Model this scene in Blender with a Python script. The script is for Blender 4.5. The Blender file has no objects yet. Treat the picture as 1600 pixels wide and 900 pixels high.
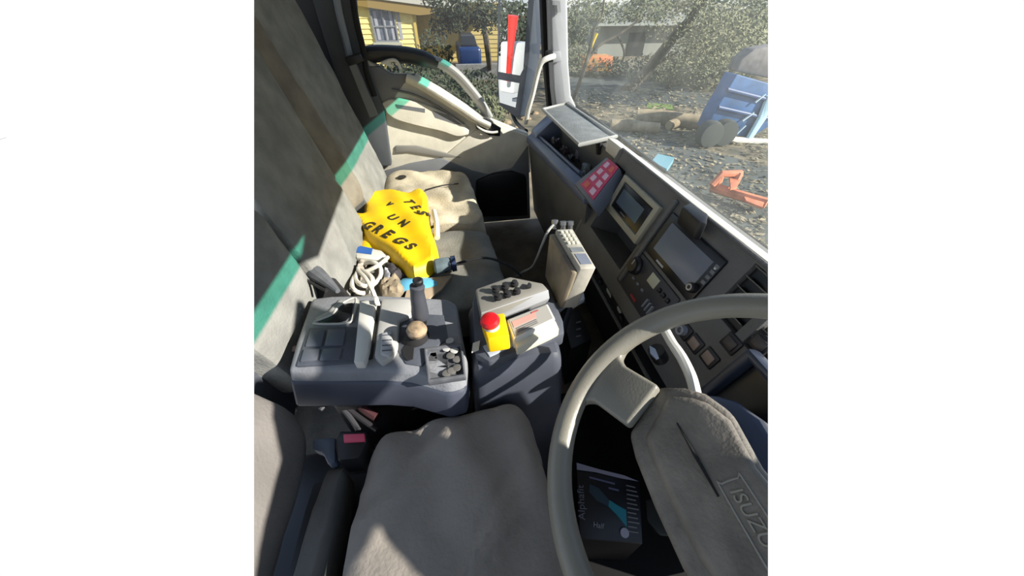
import bpy, bmesh, math, random
from mathutils import Vector, Matrix, noise
random.seed(7)
SC = bpy.context.scene
COL = SC.collection
V = Vector

# ------------------------------------------------------------------ camera, sky, sun, exposure
# metres; X = towards the front of the truck, Y = towards the passenger door, Z = up, cab floor at z 0.1
EYE = V((0.0, 0.0, 1.15)); FOC = 520.0
PITCH = math.atan(450 / FOC); YAW = math.radians(9.5)
FW = V((math.cos(PITCH)*math.sin(YAW), math.cos(PITCH)*math.cos(YAW), -math.sin(PITCH)))
RT = V((math.cos(YAW), -math.sin(YAW), 0)); UP = RT.cross(FW)
cam = bpy.data.cameras.new('camera'); camo = bpy.data.objects.new('camera', cam); COL.objects.link(camo)
cam.sensor_width = 36; cam.lens = FOC/1600*36; cam.clip_start = 0.01; cam.clip_end = 300
camo.matrix_world = Matrix(((RT.x, UP.x, -FW.x, EYE.x), (RT.y, UP.y, -FW.y, EYE.y), (RT.z, UP.z, -FW.z, EYE.z), (0, 0, 0, 1)))
SC.camera = camo
SC.view_settings.view_transform = 'Standard'; SC.view_settings.look = 'None'
SC.view_settings.gamma = 1; SC.view_settings.exposure = 0; SC.view_settings.use_curve_mapping = False

w = bpy.data.worlds.new('sky'); SC.world = w; w.use_nodes = True
nt = w.node_tree; nt.nodes.clear()
tc = nt.nodes.new('ShaderNodeTexCoord'); sx = nt.nodes.new('ShaderNodeSeparateXYZ'); cr = nt.nodes.new('ShaderNodeValToRGB')
bg = nt.nodes.new('ShaderNodeBackground'); wo = nt.nodes.new('ShaderNodeOutputWorld')
nt.links.new(tc.outputs['Generated'], sx.inputs[0]); nt.links.new(sx.outputs['Z'], cr.inputs[0])
nt.links.new(cr.outputs[0], bg.inputs[0]); nt.links.new(bg.outputs[0], wo.inputs[0])
cr.color_ramp.elements[0].position = 0.0; cr.color_ramp.elements[0].color = (1, 1, 1, 1)      # bright haze at and below the horizon
e = cr.color_ramp.elements.new(0.10); e.color = (0.74, 0.86, 1.0, 1)
cr.color_ramp.elements[-1].position = 0.6; cr.color_ramp.elements[-1].color = (0.42, 0.58, 0.90, 1)
bg.inputs[1].default_value = 1.03

SUN_TRAVEL = V((-1.0, 0.50, -0.63)).normalized()
sl = bpy.data.lights.new('sun', 'SUN'); sl.energy = 10.5; sl.angle = math.radians(0.55); sl.color = (1.0, 0.95, 0.87)
so = bpy.data.objects.new('sun', sl); COL.objects.link(so)
so.rotation_euler = SUN_TRAVEL.to_track_quat('-Z', 'Y').to_euler(); so.location = (6, -4, 5)

# Only the part of the cab and yard that the photograph shows is modelled, everything at its real place and size;
# like a cutaway the model stops at two section planes (a point on the plane, its outward normal)
SECTIONS = [(V((0, 0, 1.15)), V((-0.85602628, -0.32639878, 0.40085265))),
            (V((0, 0, 1.15)), V((0.70565939, -0.58554193, 0.39898054)))]

# ------------------------------------------------------------------ where things are
def ray(u, v):
    return FW + RT*((u-800)/FOC) - UP*((v-450)/FOC)
def P(u, v, x=None, y=None, z=None):          # the point of the plane x=.., y=.. or z=.. seen at a place of the photograph
    r = ray(u, v)
    t = (x-EYE.x)/r.x if x is not None else (y-EYE.y)/r.y if y is not None else (z-EYE.z)/r.z
    return EYE + r*t
def PN(u, v, p0, n):
    r = ray(u, v); return EYE + r*((p0-EYE).dot(n)/r.dot(n))

# ------------------------------------------------------------------ materials
def lin(c):
    return tuple(((k/255)/12.92 if k/255 <= .04045 else ((k/255+.055)/1.055)**2.4) for k in c) + (1,)
MATS = {}
def mat(name, col, rough=.7, metal=0, vary=.0, vs=8, bump=0, bs=60, col2=None, spec=.5, coat=0, two=.5):
    if name in MATS: return MATS[name]
    m = bpy.data.materials.new(name); m.use_nodes = True; n = m.node_tree; b = n.nodes['Principled BSDF']
    b.inputs['Base Color'].default_value = lin(col); b.inputs['Roughness'].default_value = rough
    b.inputs['Metallic'].default_value = metal; b.inputs['Specular IOR Level'].default_value = spec
    b.inputs['Coat Weight'].default_value = coat
    t = n.nodes.new('ShaderNodeTexCoord')
    if vary or col2:
        nz = n.nodes.new('ShaderNodeTexNoise'); nz.inputs['Scale'].default_value = vs; nz.inputs['Detail'].default_value = 6
        n.links.new(t.outputs['Object'], nz.inputs['Vector'])
        rp = n.nodes.new('ShaderNodeValToRGB'); rp.color_ramp.elements[0].position = .35; rp.color_ramp.elements[1].position = .65
        lo = col2 if col2 else tuple(k*(1-vary) for k in col); hi = col if col2 else tuple(min(255, k*(1+vary)) for k in col)
        rp.color_ramp.elements[0].color = lin(lo); rp.color_ramp.elements[1].color = lin(hi)
        n.links.new(nz.outputs['Fac'], rp.inputs[0]); n.links.new(rp.outputs[0], b.inputs['Base Color'])
    if bump:
        n2 = n.nodes.new('ShaderNodeTexNoise'); n2.inputs['Scale'].default_value = bs; n2.inputs['Detail'].default_value = 4
        n.links.new(t.outputs['Object'], n2.inputs['Vector'])
        bp = n.nodes.new('ShaderNodeBump'); bp.inputs['Strength'].default_value = bump; bp.inputs['Distance'].default_value = .004
        n.links.new(n2.outputs['Fac'], bp.inputs['Height']); n.links.new(bp.outputs[0], b.inputs['Normal'])
    MATS[name] = m; return m

FABRIC = mat('dusty grey seat cloth', (126, 126, 121), .95, vary=.09, vs=14, bump=.5, bs=160)
FABRIC_TAN = mat('tan dusty seat cover', (184, 173, 150), .95, vary=.12, vs=10, bump=.5, bs=120)
FABRIC_BROWN = mat('brown grey cloth', (120, 114, 102), .95, vary=.1, vs=12, bump=.4, bs=120)
CHAR = mat('charcoal seat cover', (138, 131, 122), .93, vary=.06, vs=9, bump=.35, bs=140)
CHARDK = mat('dark seat cloth', (92, 91, 88), .93, vary=.08, vs=12, bump=.3, bs=140)
PLATE = mat('light door plastic', (212, 206, 190), .55, vary=.06, vs=9, bump=.25, bs=200)
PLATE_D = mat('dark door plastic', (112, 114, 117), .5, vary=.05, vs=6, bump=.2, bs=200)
DASH = mat('dark grey dash plastic', (96, 95, 92), .5, vary=.07, vs=7, bump=.25, bs=220)
DASHBLUE = mat('blue grey dash rim', (96, 106, 128), .35, vary=.05)
DASHTOP = mat('pale dash top', (226, 220, 206), .6, vary=.05, vs=9)
BLACK = mat('black plastic', (26, 26, 28), .45, vary=.15, vs=12)
BLACKG = mat('black gloss', (16, 17, 20), .3)
MATTEBLACK = mat('black rubber', (20, 20, 21), .85)
CONS = mat('slate console plastic', (126, 128, 132), .5, vary=.07, vs=10, bump=.25, bs=180)
CONSD = mat('dark console plastic', (76, 80, 88), .5, vary=.07, vs=10, bump=.2, bs=180)
PILL = mat('pale grey pillar plastic', (146, 147, 150), .55, vary=.03)
WHITE = mat('white plastic', (214, 212, 202), .45, vary=.04)
WHEELM = mat('worn grey wheel rubber', (124, 121, 110), .38, vary=.07, vs=6, bump=.1, bs=300)
HUBM = mat('dusty hub plastic', (112, 107, 98), .55, vary=.14, vs=18, bump=.35, bs=180)
STEEL = mat('brushed steel', (150, 150, 150), .35, metal=.9, vary=.05)
CREAM = mat('cream lcd', (186, 184, 160), .4)
RED = mat('red plastic', (200, 24, 32), .35)
YELLOW = mat('yellow plastic', (226, 184, 10), .4, vary=.04)
PINK = mat('pink red sticker', (206, 40, 88), .5, vary=.06, vs=30)
FLOORM = mat('worn brown floor mat', (92, 84, 72), .95, vary=.15, vs=10, bump=.5, bs=80)

def screen_mat():
    return mat('grey blue display glass', (112, 118, 130), .2, vary=.05, vs=5, spec=.6)

# ------------------------------------------------------------------ building helpers
LOC = {}
def tag(o, label=None, cat=None, group=None, kind=None):
    if label: o['label'] = label
    if cat: o['category'] = cat
    if group: o['group'] = group
    if kind: o['kind'] = kind
    return o
def thing(name, label, cat, loc, group=None, kind=None):
    o = bpy.data.objects.new(name, None); COL.objects.link(o); o.empty_display_size = .02
    o.location = loc; LOC[o] = V(loc); return tag(o, label, cat, group, kind)
def finish(name, bm, m, parent=None, bevel=0, seg=2, subd=0, solid=0, smooth=True, cut=True, angle=35, extra=None):
    """link one bmesh (world coordinates) as one object"""
    bmesh.ops.recalc_face_normals(bm, faces=bm.faces)
    me = bpy.data.meshes.new(name); bm.to_mesh(me); bm.free()
    o = bpy.data.objects.new(name, me); COL.objects.link(o)
    if solid:
        k = o.modifiers.new('s', 'SOLIDIFY'); k.thickness = solid; k.offset = 0
    if bevel:
        k = o.modifiers.new('b', 'BEVEL'); k.width = bevel; k.segments = seg; k.limit_method = 'ANGLE'; k.angle_limit = math.radians(28)
    if subd:
        k = o.modifiers.new('d', 'SUBSURF'); k.levels = subd; k.render_levels = subd
    if solid or bevel or subd:
        dg = bpy.context.evaluated_depsgraph_get(); me2 = bpy.data.meshes.new_from_object(o.evaluated_get(dg))
        o.modifiers.clear(); o.data = me2; bpy.data.meshes.remove(me); me = me2; me.name = name
    if cut:
        crosses = any((v.co-p).dot(n) > 0 for v in me.vertices for p, n in SECTIONS)
        if crosses:
            b = bmesh.new(); b.from_mesh(me)
            for p, n in SECTIONS:
                r = bmesh.ops.bisect_plane(b, geom=b.verts[:]+b.edges[:]+b.faces[:], dist=1e-6, plane_co=p, plane_no=n, clear_outer=True)
                ed = [g for g in r['geom_cut'] if isinstance(g, bmesh.types.BMEdge)]
                if ed:
                    try: bmesh.ops.holes_fill(b, edges=ed, sides=0)
                    except Exception: pass
            b.to_mesh(me); b.free()
    if not me.vertices:
        bpy.data.objects.remove(o); return None
    pl = LOC.get(parent, V((0, 0, 0))) if parent else V((0, 0, 0))
    xs = [v.co for v in me.vertices]
    c = V(((min(q.x for q in xs)+max(q.x for q in xs))/2, (min(q.y for q in xs)+max(q.y for q in xs))/2, (min(q.z for q in xs)+max(q.z for q in xs))/2))
    me.transform(Matrix.Translation(-c))
    if parent: o.parent = parent
    o.location = c-pl; LOC[o] = c
    if isinstance(m, (list, tuple)):
        me.materials.clear()
        for k in m: me.materials.append(k)
    else:
        me.materials.clear(); me.materials.append(m)
    if smooth:
        for p in me.polygons: p.use_smooth = True
        try: me.set_sharp_from_angle(angle=math.radians(angle))
        except Exception: pass
    return o
def struct(name, bm, m, label=None, **k):
    o = finish(name, bm, m, **k)
    if o: tag(o, label, None, None, 'structure')
    return o
def hexa(bm, p):                                # 4 bottom points, 4 top points, same order
    v = [bm.verts.new(q) for q in p]
    for f in ((0, 1, 2, 3), (7, 6, 5, 4), (0, 4, 5, 1), (1, 5, 6, 2), (2, 6, 7, 3), (3, 7, 4, 0)): bm.faces.new([v[i] for i in f])
    return bm
def box(bm, a, b):
    (x0, y0, z0), (x1, y1, z1) = a, b
    return hexa(bm, [(x0, y0, z0), (x1, y0, z0), (x1, y1, z0), (x0, y1, z0), (x0, y0, z1), (x1, y0, z1), (x1, y1, z1), (x0, y1, z1)])
def prism(bm, pts, vec):
    vec = V(vec); a = [bm.verts.new(V(p)) for p in pts]; b = [bm.verts.new(V(p)+vec) for p in pts]; n = len(pts)
    bm.faces.new(a); bm.faces.new(b[::-1])
    for i in range(n): bm.faces.new([a[i], b[i], b[(i+1) % n], a[(i+1) % n]])
    return bm
def loft(bm, A, B):                             # two closed profiles with the same number of points
    a = [bm.verts.new(V(p)) for p in A]; b = [bm.verts.new(V(p)) for p in B]; n = len(A)
    bm.faces.new(a); bm.faces.new(b[::-1])
    for i in range(n): bm.faces.new([a[i], b[i], b[(i+1) % n], a[(i+1) % n]])
    return bm
def spline(pts, k=6, closed=False):
    pts = [V(p) for p in pts]; n = len(pts); out = []
    for i in range(n if closed else n-1):
        g = (lambda j: pts[j % n]) if closed else (lambda j: pts[max(0, min(n-1, j))])
        p0, p1, p2, p3 = g(i-1), g(i), g(i+1), g(i+2)
        for s in range(k):
            t = s/k
            out.append(.5*((2*p1)+(p2-p0)*t+(2*p0-5*p1+4*p2-p3)*t*t+(3*p1-p0-3*p2+p3)*t**3))
    if not closed: out.append(pts[-1])
    return out
def tube(bm, pts, r, n=10, flat=1.0, closed=False, up=None):
    pts = [V(p) for p in pts]; N = len(pts); rings = []; ref = V(up) if up else V((0.13, .31, .94))
    for i, p in enumerate(pts):
        if closed: t = pts[(i+1) % N]-pts[i-1]
        else: t = pts[min(N-1, i+1)]-pts[max(0, i-1)]
        t.normalize(); a = t.cross(ref)
        if a.length < 1e-4: a = t.cross(V((1, 0, 0)))
        a.normalize(); b = a.cross(t); rr = r[i] if isinstance(r, (list, tuple)) else r
        rings.append([bm.verts.new(p+(a*math.cos(q)+b*math.sin(q)*flat)*rr) for q in [2*math.pi*j/n for j in range(n)]])
    for i in range(N if closed else N-1):
        A, B = rings[i], rings[(i+1) % N]
        for j in range(n): bm.faces.new([A[j], A[(j+1) % n], B[(j+1) % n], B[j]])
    if not closed:
        bm.faces.new(rings[0][::-1]); bm.faces.new(rings[-1])
    return bm
def lathe(bm, base, axis, prof, n=24):          # prof: (radius, height)
    axis = V(axis).normalized(); a = axis.orthogonal().normalized(); b = axis.cross(a); base = V(base); rings = []
    for r, h in prof: rings.append([bm.verts.new(base+axis*h+(a*math.cos(q)+b*math.sin(q))*max(r, 1e-4)) for q in [2*math.pi*j/n for j in range(n)]])
    for A, B in zip(rings, rings[1:]):
        for j in range(n): bm.faces.new([A[j], A[(j+1) % n], B[(j+1) % n], B[j]])
    bm.faces.new(rings[0][::-1]); bm.faces.new(rings[-1]); return bm
def soft(bm, c8, n=18, k=.35, wr=0, ws=9, fn=None):   # a rounded block spanned by 8 corners, with cloth wrinkles
    nb = bmesh.new(); bmesh.ops.create_cube(nb, size=2); bmesh.ops.subdivide_edges(nb, edges=nb.edges, cuts=n, use_grid_fill=True)
    c8 = [V(q) for q in c8]; mp = {}
    for v in nb.verts:
        p = v.co.copy(); q = V([max(-(1-k), min(1-k, t)) for t in p]); d = p-q
        if d.length > 1e-6: p = q+d.normalized()*k
        a, b, c = (p.x+1)/2, (p.y+1)/2, (p.z+1)/2
        def L(i): return c8[i]*(1-a)*(1-b)+c8[i+1]*a*(1-b)+c8[i+2]*a*b+c8[i+3]*(1-a)*b
        w_ = L(0)*(1-c)+L(4)*c
        if fn: w_ = fn(w_, a, b, c)
        if wr:
            nn = noise.noise(V((w_.x*ws*1.8+w_.y*ws*.8, w_.y*ws*.5-w_.x*ws*.3, w_.z*ws)))
            n2 = noise.noise(w_*ws*2.7)
            w_ = w_+V((0, 0, 1))*(nn*wr+n2*wr*.35)*c+V((n2, nn, 0))*wr*.4
        mp[v] = bm.verts.new(w_)
    for f in nb.faces: bm.faces.new([mp[v] for v in f.verts])
    nb.free(); return bm
def pad(bm, pts, z0, bulge, step=.012, wr=.004, ws=25, edge=.04, base=None, rise=None):
    """a limp flat thing lying at z0: outline in x,y, top swelling by bulge"""
    pts = [V((p[0], p[1], z0)) for p in pts]
    f = bm.faces.new([bm.verts.new(p) for p in pts])
    xs = [p.x for p in pts]; ys = [p.y for p in pts]
    x = min(xs)+step
    while x < max(xs):
        bmesh.ops.bisect_plane(bm, geom=bm.verts[:]+bm.edges[:]+bm.faces[:], plane_co=(x, 0, 0), plane_no=(1, 0, 0)); x += step
    y = min(ys)+step
    while y < max(ys):
        bmesh.ops.bisect_plane(bm, geom=bm.verts[:]+bm.edges[:]+bm.faces[:], plane_co=(0, y, 0), plane_no=(0, 1, 0)); y += step
    def dist(p):
        d = 9
        for i in range(len(pts)):
            a, b = pts[i], pts[(i+1) % len(pts)]; ab = b-a; t = max(0, min(1, (p-a).dot(ab)/max(ab.dot(ab), 1e-9))); d = min(d, (p-a-ab*t).length)
        return d
    top = bm.faces[:]
    r = bmesh.ops.extrude_face_region(bm, geom=top)
    for v in [g for g in r['geom'] if isinstance(g, bmesh.types.BMVert)]:
        d = min(1, dist(V((v.co.x, v.co.y, z0)))/edge); s = d*(2-d)
        v.co.z += .004+bulge*s+wr*noise.noise(v.co*ws)*(.3+s)+(rise(v.co) if rise else 0)
    return bm
def text(name, body, org, xd, yd, size, m, parent=None, ext=.0006, shear=0, off=0):
    cu = bpy.data.curves.new(name, 'FONT'); cu.body = body; cu.size = size; cu.extrude = ext; cu.shear = shear; cu.offset = off
    o = bpy.data.objects.new(name, cu); COL.objects.link(o)
    me = bpy.data.meshes.new_from_object(o.evaluated_get(bpy.context.evaluated_depsgraph_get())); bpy.data.objects.remove(o)
    xd = V(xd).normalized(); yd = V(yd); yd = (yd-xd*yd.dot(xd)).normalized(); zd = xd.cross(yd)
    M = Matrix(((xd.x, yd.x, zd.x, org[0]), (xd.y, yd.y, zd.y, org[1]), (xd.z, yd.z, zd.z, org[2]), (0, 0, 0, 1)))
    me.transform(M); bm = bmesh.new(); bm.from_mesh(me); return finish(name, bm, m, parent, smooth=False)
def slab(name, px, z, drop, m, parent=None, **k):     # outline at height z, with a thickness
    return finish(name, prism(bmesh.new(), [P(u, v, z=z) for u, v in px], (0, 0, -drop)), m, parent, **k)
def panel(bm, y0, y1, s0, s1, holes, to, th):         # plate with rectangular recesses; to(y, s, depth) gives the point
    ys = sorted({y0, y1, *[h[0] for h in holes], *[h[1] for h in holes]}); ss = sorted({s0, s1, *[h[2] for h in holes], *[h[3] for h in holes]})
    def inside(y, s):
        for h in holes:
            if h[0] < y < h[1] and h[2] < s < h[3]: return h
        return None
    cells = {}
    for i in range(len(ys)-1):
        for j in range(len(ss)-1):
            h = inside((ys[i]+ys[i+1])/2, (ss[j]+ss[j+1])/2); cells[i, j] = h[4] if h else 0
    def quad(*q): bm.faces.new([bm.verts.new(p) for p in q])
    for (i, j), d in cells.items():
        a, b, c, e_ = ys[i], ys[i+1], ss[j], ss[j+1]
        quad(to(a, c, d), to(b, c, d), to(b, e_, d), to(a, e_, d))
        quad(to(a, c, th), to(a, e_, th), to(b, e_, th), to(b, c, th))
        for di, dj, p, q in ((1, 0, (b, c), (b, e_)), (0, 1, (a, e_), (b, e_)), (-1, 0, (a, c), (a, e_)), (0, -1, (a, c), (b, c))):
            o_ = cells.get((i+di, j+dj), th)
            if o_ > d: quad(to(p[0], p[1], d), to(q[0], q[1], d), to(q[0], q[1], o_), to(p[0], p[1], o_))
    bmesh.ops.remove_doubles(bm, verts=bm.verts, dist=1e-5); return bm
B = bmesh.new

# ------------------------------------------------------------------ the cab shell
FL = .10; DY = 1.80; ROOFZ = 1.36
struct('floor', box(B(), (-.70, -.46, FL-.06), (.72, 1.84, FL)), FLOORM, bevel=.004)
struct('wall_front', box(B(), (.62, -.46, FL), (.68, 1.84, .70)), BLACK)
struct('wall_back', box(B(), (-.74, -.46, FL), (-.68, 1.90, ROOFZ)), mat('dark cab rear lining', (74, 76, 76), .9, vary=.05, vs=5), bevel=.004)
struct('wall_left', box(B(), (-.74, 1.80, FL), (-.40, 1.86, ROOFZ)), mat('dark side lining', (70, 73, 76), .9))
struct('ceiling', box(B(), (-.74, -.50, ROOFZ-.02), (.39, 1.90, ROOFZ+.04)), mat('pale headlining', (128, 126, 120), .9), cut=False)
# windscreen: leans back; teal shade band along its top
WB, WT = V((.555, 0, .765)), V((.412, 0, 1.33))
def wpt(y, s): p = WB.lerp(WT, s); return V((p.x, y, p.z))
def glass_mat(name, dust, tint=(1, 1, 1), gloss=.06):
    m = bpy.data.materials.new(name); m.use_nodes = True; n = m.node_tree; n.nodes.clear()
    out = n.nodes.new('ShaderNodeOutputMaterial'); tr = n.nodes.new('ShaderNodeBsdfTransparent'); tr.inputs[0].default_value = (*tint, 1)
    gl = n.nodes.new('ShaderNodeBsdfGlossy'); gl.inputs['Roughness'].default_value = .02
    mx = n.nodes.new('ShaderNodeMixShader'); mx.inputs[0].default_value = gloss
    n.links.new(tr.outputs[0], mx.inputs[1]); n.links.new(gl.outputs[0], mx.inputs[2]); last = mx
    if dust:
        tl = n.nodes.new('ShaderNodeBsdfTranslucent'); tl.inputs[0].default_value = (.62, .66, .62, 1)
        df = n.nodes.new('ShaderNodeBsdfDiffuse'); df.inputs[0].default_value = (.6, .62, .58, 1)
        ad = n.nodes.new('ShaderNodeMixShader'); ad.inputs[0].default_value = .35
        n.links.new(tl.outputs[0], ad.inputs[1]); n.links.new(df.outputs[0], ad.inputs[2])
        t = n.nodes.new('ShaderNodeTexCoord'); nz = n.nodes.new('ShaderNodeTexNoise'); nz.inputs['Scale'].default_value = 5; nz.inputs['Detail'].default_value = 9
        mp = n.nodes.new('ShaderNodeMapRange'); mp.inputs[1].default_value = .3; mp.inputs[2].default_value = .7
        mp.inputs[3].default_value = dust*.6; mp.inputs[4].default_value = dust*1.35
        n.links.new(t.outputs['Object'], nz.inputs['Vector']); n.links.new(nz.outputs['Fac'], mp.inputs[0])
        m2 = n.nodes.new('ShaderNodeMixShader'); n.links.new(mp.outputs[0], m2.inputs[0])
        n.links.new(mx.outputs[0], m2.inputs[1]); n.links.new(ad.outputs[0], m2.inputs[2]); last = m2
    n.links.new(last.outputs[0], out.inputs[0]); return m
ws = thing('window_1', 'dusty windscreen', None, (.53, .8, .76), kind='structure')
def wsbox(y0, y1, s0, s1):
    t = V((-.004, 0, -.001)); return hexa(B(), [wpt(y0, s0), wpt(y1, s0), wpt(y1, s0)+t, wpt(y0, s0)+t, wpt(y0, s1), wpt(y1, s1), wpt(y1, s1)+t, wpt(y0, s1)+t])
finish('pane', prism(B(), [wpt(-.44, 0), wpt(1.74, 0), wpt(1.74, .760), wpt(-.44, .760)], (.0015, 0, 0)), glass_mat('dusty clear glass', .042, (.965, .975, .97), .02), ws, smooth=False, cut=True)
finish('shade_band', prism(B(), [wpt(-.44, .760), wpt(1.74, .760), wpt(1.74, .90), wpt(-.44, .90)], (.0015, 0, 0)), glass_mat('teal tinted glass', 0, (.34, .84, .74)), ws, smooth=False, cut=False)
finish('header_frame', box(B(), (.385, -.46, 1.250), (.47, 1.80, 1.36)), BLACK, ws, cut=False)
finish('lower_seal', tube(B(), [(.565, -.44, .770), (.565, 1.78, .770)], .009, 8), MATTEBLACK, ws)

# passenger side pillar
pt = V((0, 0, 0)); px = [(858, -30), (887, -30), (889, 100), (893, 150), (905, 176), (868, 176), (864, 140), (861, 80)]
st = struct('trim_1', prism(B(), [P(u, v, y=1.735) for u, v in px], (0, .07, 0)), PILL, 'pale grey windscreen pillar', bevel=.012, seg=3)
struct('trim_2', prism(B(), [P(u, v, y=1.80) for u, v in [(845, -30), (856, -30), (862, 90), (868, 176), (858, 178), (850, 90)]], (0, .05, 0)), MATTEBLACK, 'black seal beside the windscreen pillar', bevel=.004)
finish('pillar_cover', prism(B(), [P(u, v, y=1.73) for u, v in [(862, 1), (874, 1), (875, 19), (870, 20), (869, 8), (862, 8)]], (0, -.012, 0)), PLATE_D, st)
finish('pillar_bracket', prism(B(), [P(u, v, y=1.733) for u, v in [(860, 80), (874, 79), (876, 95), (861, 98)]], (0, -.02, 0)), PILL, st, bevel=.004)
g = thing('grab_handle', 'white curved grab handle on the windscreen pillar', 'handle', P(862, 90, y=1.70))
finish('bar', tube(B(), spline([P(866, 88, y=1.70), P(856, 91, y=1.68), P(846, 98, y=1.68), P(840, 115, y=1.69), P(833, 145, y=1.70), P(826, 170, y=1.71), P(821, 193, y=1.73)], 5), .011, 10), WHITE, g)
finish('mount', prism(B(), [P(u, v, y=1.70) for u, v in [(855, 81), (864, 79), (865, 97), (856, 98)]], (0, .04, 0)), MATTEBLACK, g, bevel=.003)

# pillar behind the passenger door
bp = struct('trim_3', prism(B(), [P(u, v, y=1.77) for u, v in [(470, -60), (547, -60), (553, 20), (562, 66), (583, 128), (600, 170), (612, 260), (560, 260), (540, 170), (505, 60)]], (0, .10, 0)), mat('dark pillar lining', (78, 82, 86), .7, vary=.04), 'dark pillar behind the passenger door', bevel=.01)
finish('pillar_edge', tube(B(), spline([P(521, -30, y=1.75), P(530, 20, y=1.75), P(540, 60, y=1.75), P(548, 95, y=1.75)], 4), .014, 8), mat('grey pillar edge', (128, 134, 142), .5), bp)
finish('door_seal', tube(B(), spline([P(548, -30, y=1.745), P(556, 30, y=1.745), P(567, 75, y=1.745), P(572, 110, y=1.745), P(585, 150, y=1.745)], 4), .012, 8), MATTEBLACK, bp)
bl = thing('belt_anchor', 'dark seat belt guide on the rear door pillar', 'belt anchor', P(552, 95, y=1.70))
finish('guide', prism(B(), [P(u, v, y=1.70) for u, v in [(538, 90), (562, 84), (568, 96), (545, 104)]], (0, .05, 0)), BLACK, bl, bevel=.004)
finish('webbing', prism(B(), [P(u, v, y=1.71) for u, v in [(545, 102), (556, 100), (590, 180), (578, 184)]], (0, .02, 0)), PLATE_D, bl)

# ------------------------------------------------------------------ passenger door
dr = thing('door_1', 'passenger door', None, (.1, DY, FL), kind='structure')
def dpoly(px, y): return [P(u, v, y=y) for u, v in px]
finish('panel', prism(B(), dpoly([(570, 92), (590, 104), (610, 117), (650, 117), (690, 140), (725, 163), (752, 181), (775, 190), (800, 200), (826, 209), (828, 340), (600, 360), (598, 260), (585, 150)], DY), (0, .05, 0)), PLATE, dr, bevel=.008)
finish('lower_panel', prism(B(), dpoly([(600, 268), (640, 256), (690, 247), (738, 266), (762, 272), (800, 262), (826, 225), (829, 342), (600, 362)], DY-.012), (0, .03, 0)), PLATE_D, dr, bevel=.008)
finish('front_panel', prism(B(), dpoly([(690, 247), (742, 204), (775, 195), (827, 213), (829, 270), (760, 275), (720, 262)], DY-.008), (0, .03, 0)), PLATE, dr, bevel=.006)
# sill roll under the glass
finish('sill_roll', tube(B(), spline([P(636, 122, y=1.785), P(655, 131, y=1.78), P(685, 149, y=1.775), P(715, 168, y=1.775), P(742, 186, y=1.78), P(764, 197, y=1.785)], 5), [.034]*20+[.03]*6, 12, flat=.6), PLATE, dr)
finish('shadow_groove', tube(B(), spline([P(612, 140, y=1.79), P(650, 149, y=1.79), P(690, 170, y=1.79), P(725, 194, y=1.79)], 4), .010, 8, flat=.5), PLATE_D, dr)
finish('rear_corner_panel', prism(B(), dpoly([(568, 104), (592, 104), (612, 116), (650, 116), (630, 132), (606, 168), (588, 150), (575, 125)], DY-.01), (0, .03, 0)), PLATE_D, dr, bevel=.004)
# armrest
ar = []
top = [(597, 158), (612, 152), (650, 156), (690, 171), (720, 187), (733, 200)]
low = [(605, 176), (620, 186), (655, 196), (690, 204), (715, 212), (732, 209)]
bm = B()
A = [[P(u, v, y=DY) for u, v in top], [P(u, v+4, y=DY-.018) for u, v in top], [P(u, v+1, y=DY-.026) for u, v in low], [P(u, v+1, y=DY) for u, v in low]]
A = [spline(r, 5) for r in A]; R4 = [[bm.verts.new(p) for p in r] for r in A]
for i in range(4):
    for j in range(len(A[0])-1): bm.faces.new([R4[i][j], R4[i][j+1], R4[(i+1) % 4][j+1], R4[(i+1) % 4][j]])
bm.faces.new([R4[i][0] for i in range(4)]); bm.faces.new([R4[i][-1] for i in range(4)][::-1])
am = finish('armrest', bm, PLATE, dr, bevel=.012, seg=3)
finish('switch_panel', prism(B(), [P(u, v, y=DY-.022) for u, v in [(618, 163), (664, 170), (664, 176), (620, 169)]], (0, .012, 0)), PLATE_D, am)
finish('pull_slot', prism(B(), [P(u, v, y=DY-.022) for u, v in [(676, 173), (700, 180), (722, 195), (712, 194), (680, 184)]], (0, .012, 0)), PLATE_D, am)
finish('pocket_strip', prism(B(), dpoly([(618, 228), (650, 228), (700, 240), (724, 247), (690, 246), (640, 238), (617, 240)], DY-.01), (0, .02, 0)), mat('mid grey strip', (126, 124, 118), .6), dr, bevel=.004)
# latch recess
lt = finish('latch_recess', prism(B(), dpoly([(740, 184), (760, 187), (783, 200), (781, 213), (765, 212), (744, 201)], DY-.016), (0, .03, 0)), BLACK, dr, bevel=.003)
finish('inner_handle', tube(B(), spline(dpoly([(745, 189), (746, 197), (756, 204), (768, 207), (778, 206)], DY-.03), 4), .006, 8), WHITE, lt)
finish('speaker_grille', lathe(B(), P(783, 292, y=DY-.012), (0, -1, 0), [(.085, 0), (.085, .008), (.075, .012), (.07, .008), (.001, .008)], 32), BLACK, dr)
finish('map_pocket', prism(B(), dpoly([(744, 283), (770, 272), (800, 268), (824, 276), (826, 338), (745, 340)], DY-.03), (0, .03, 0)), BLACK, dr, bevel=.012)
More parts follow.
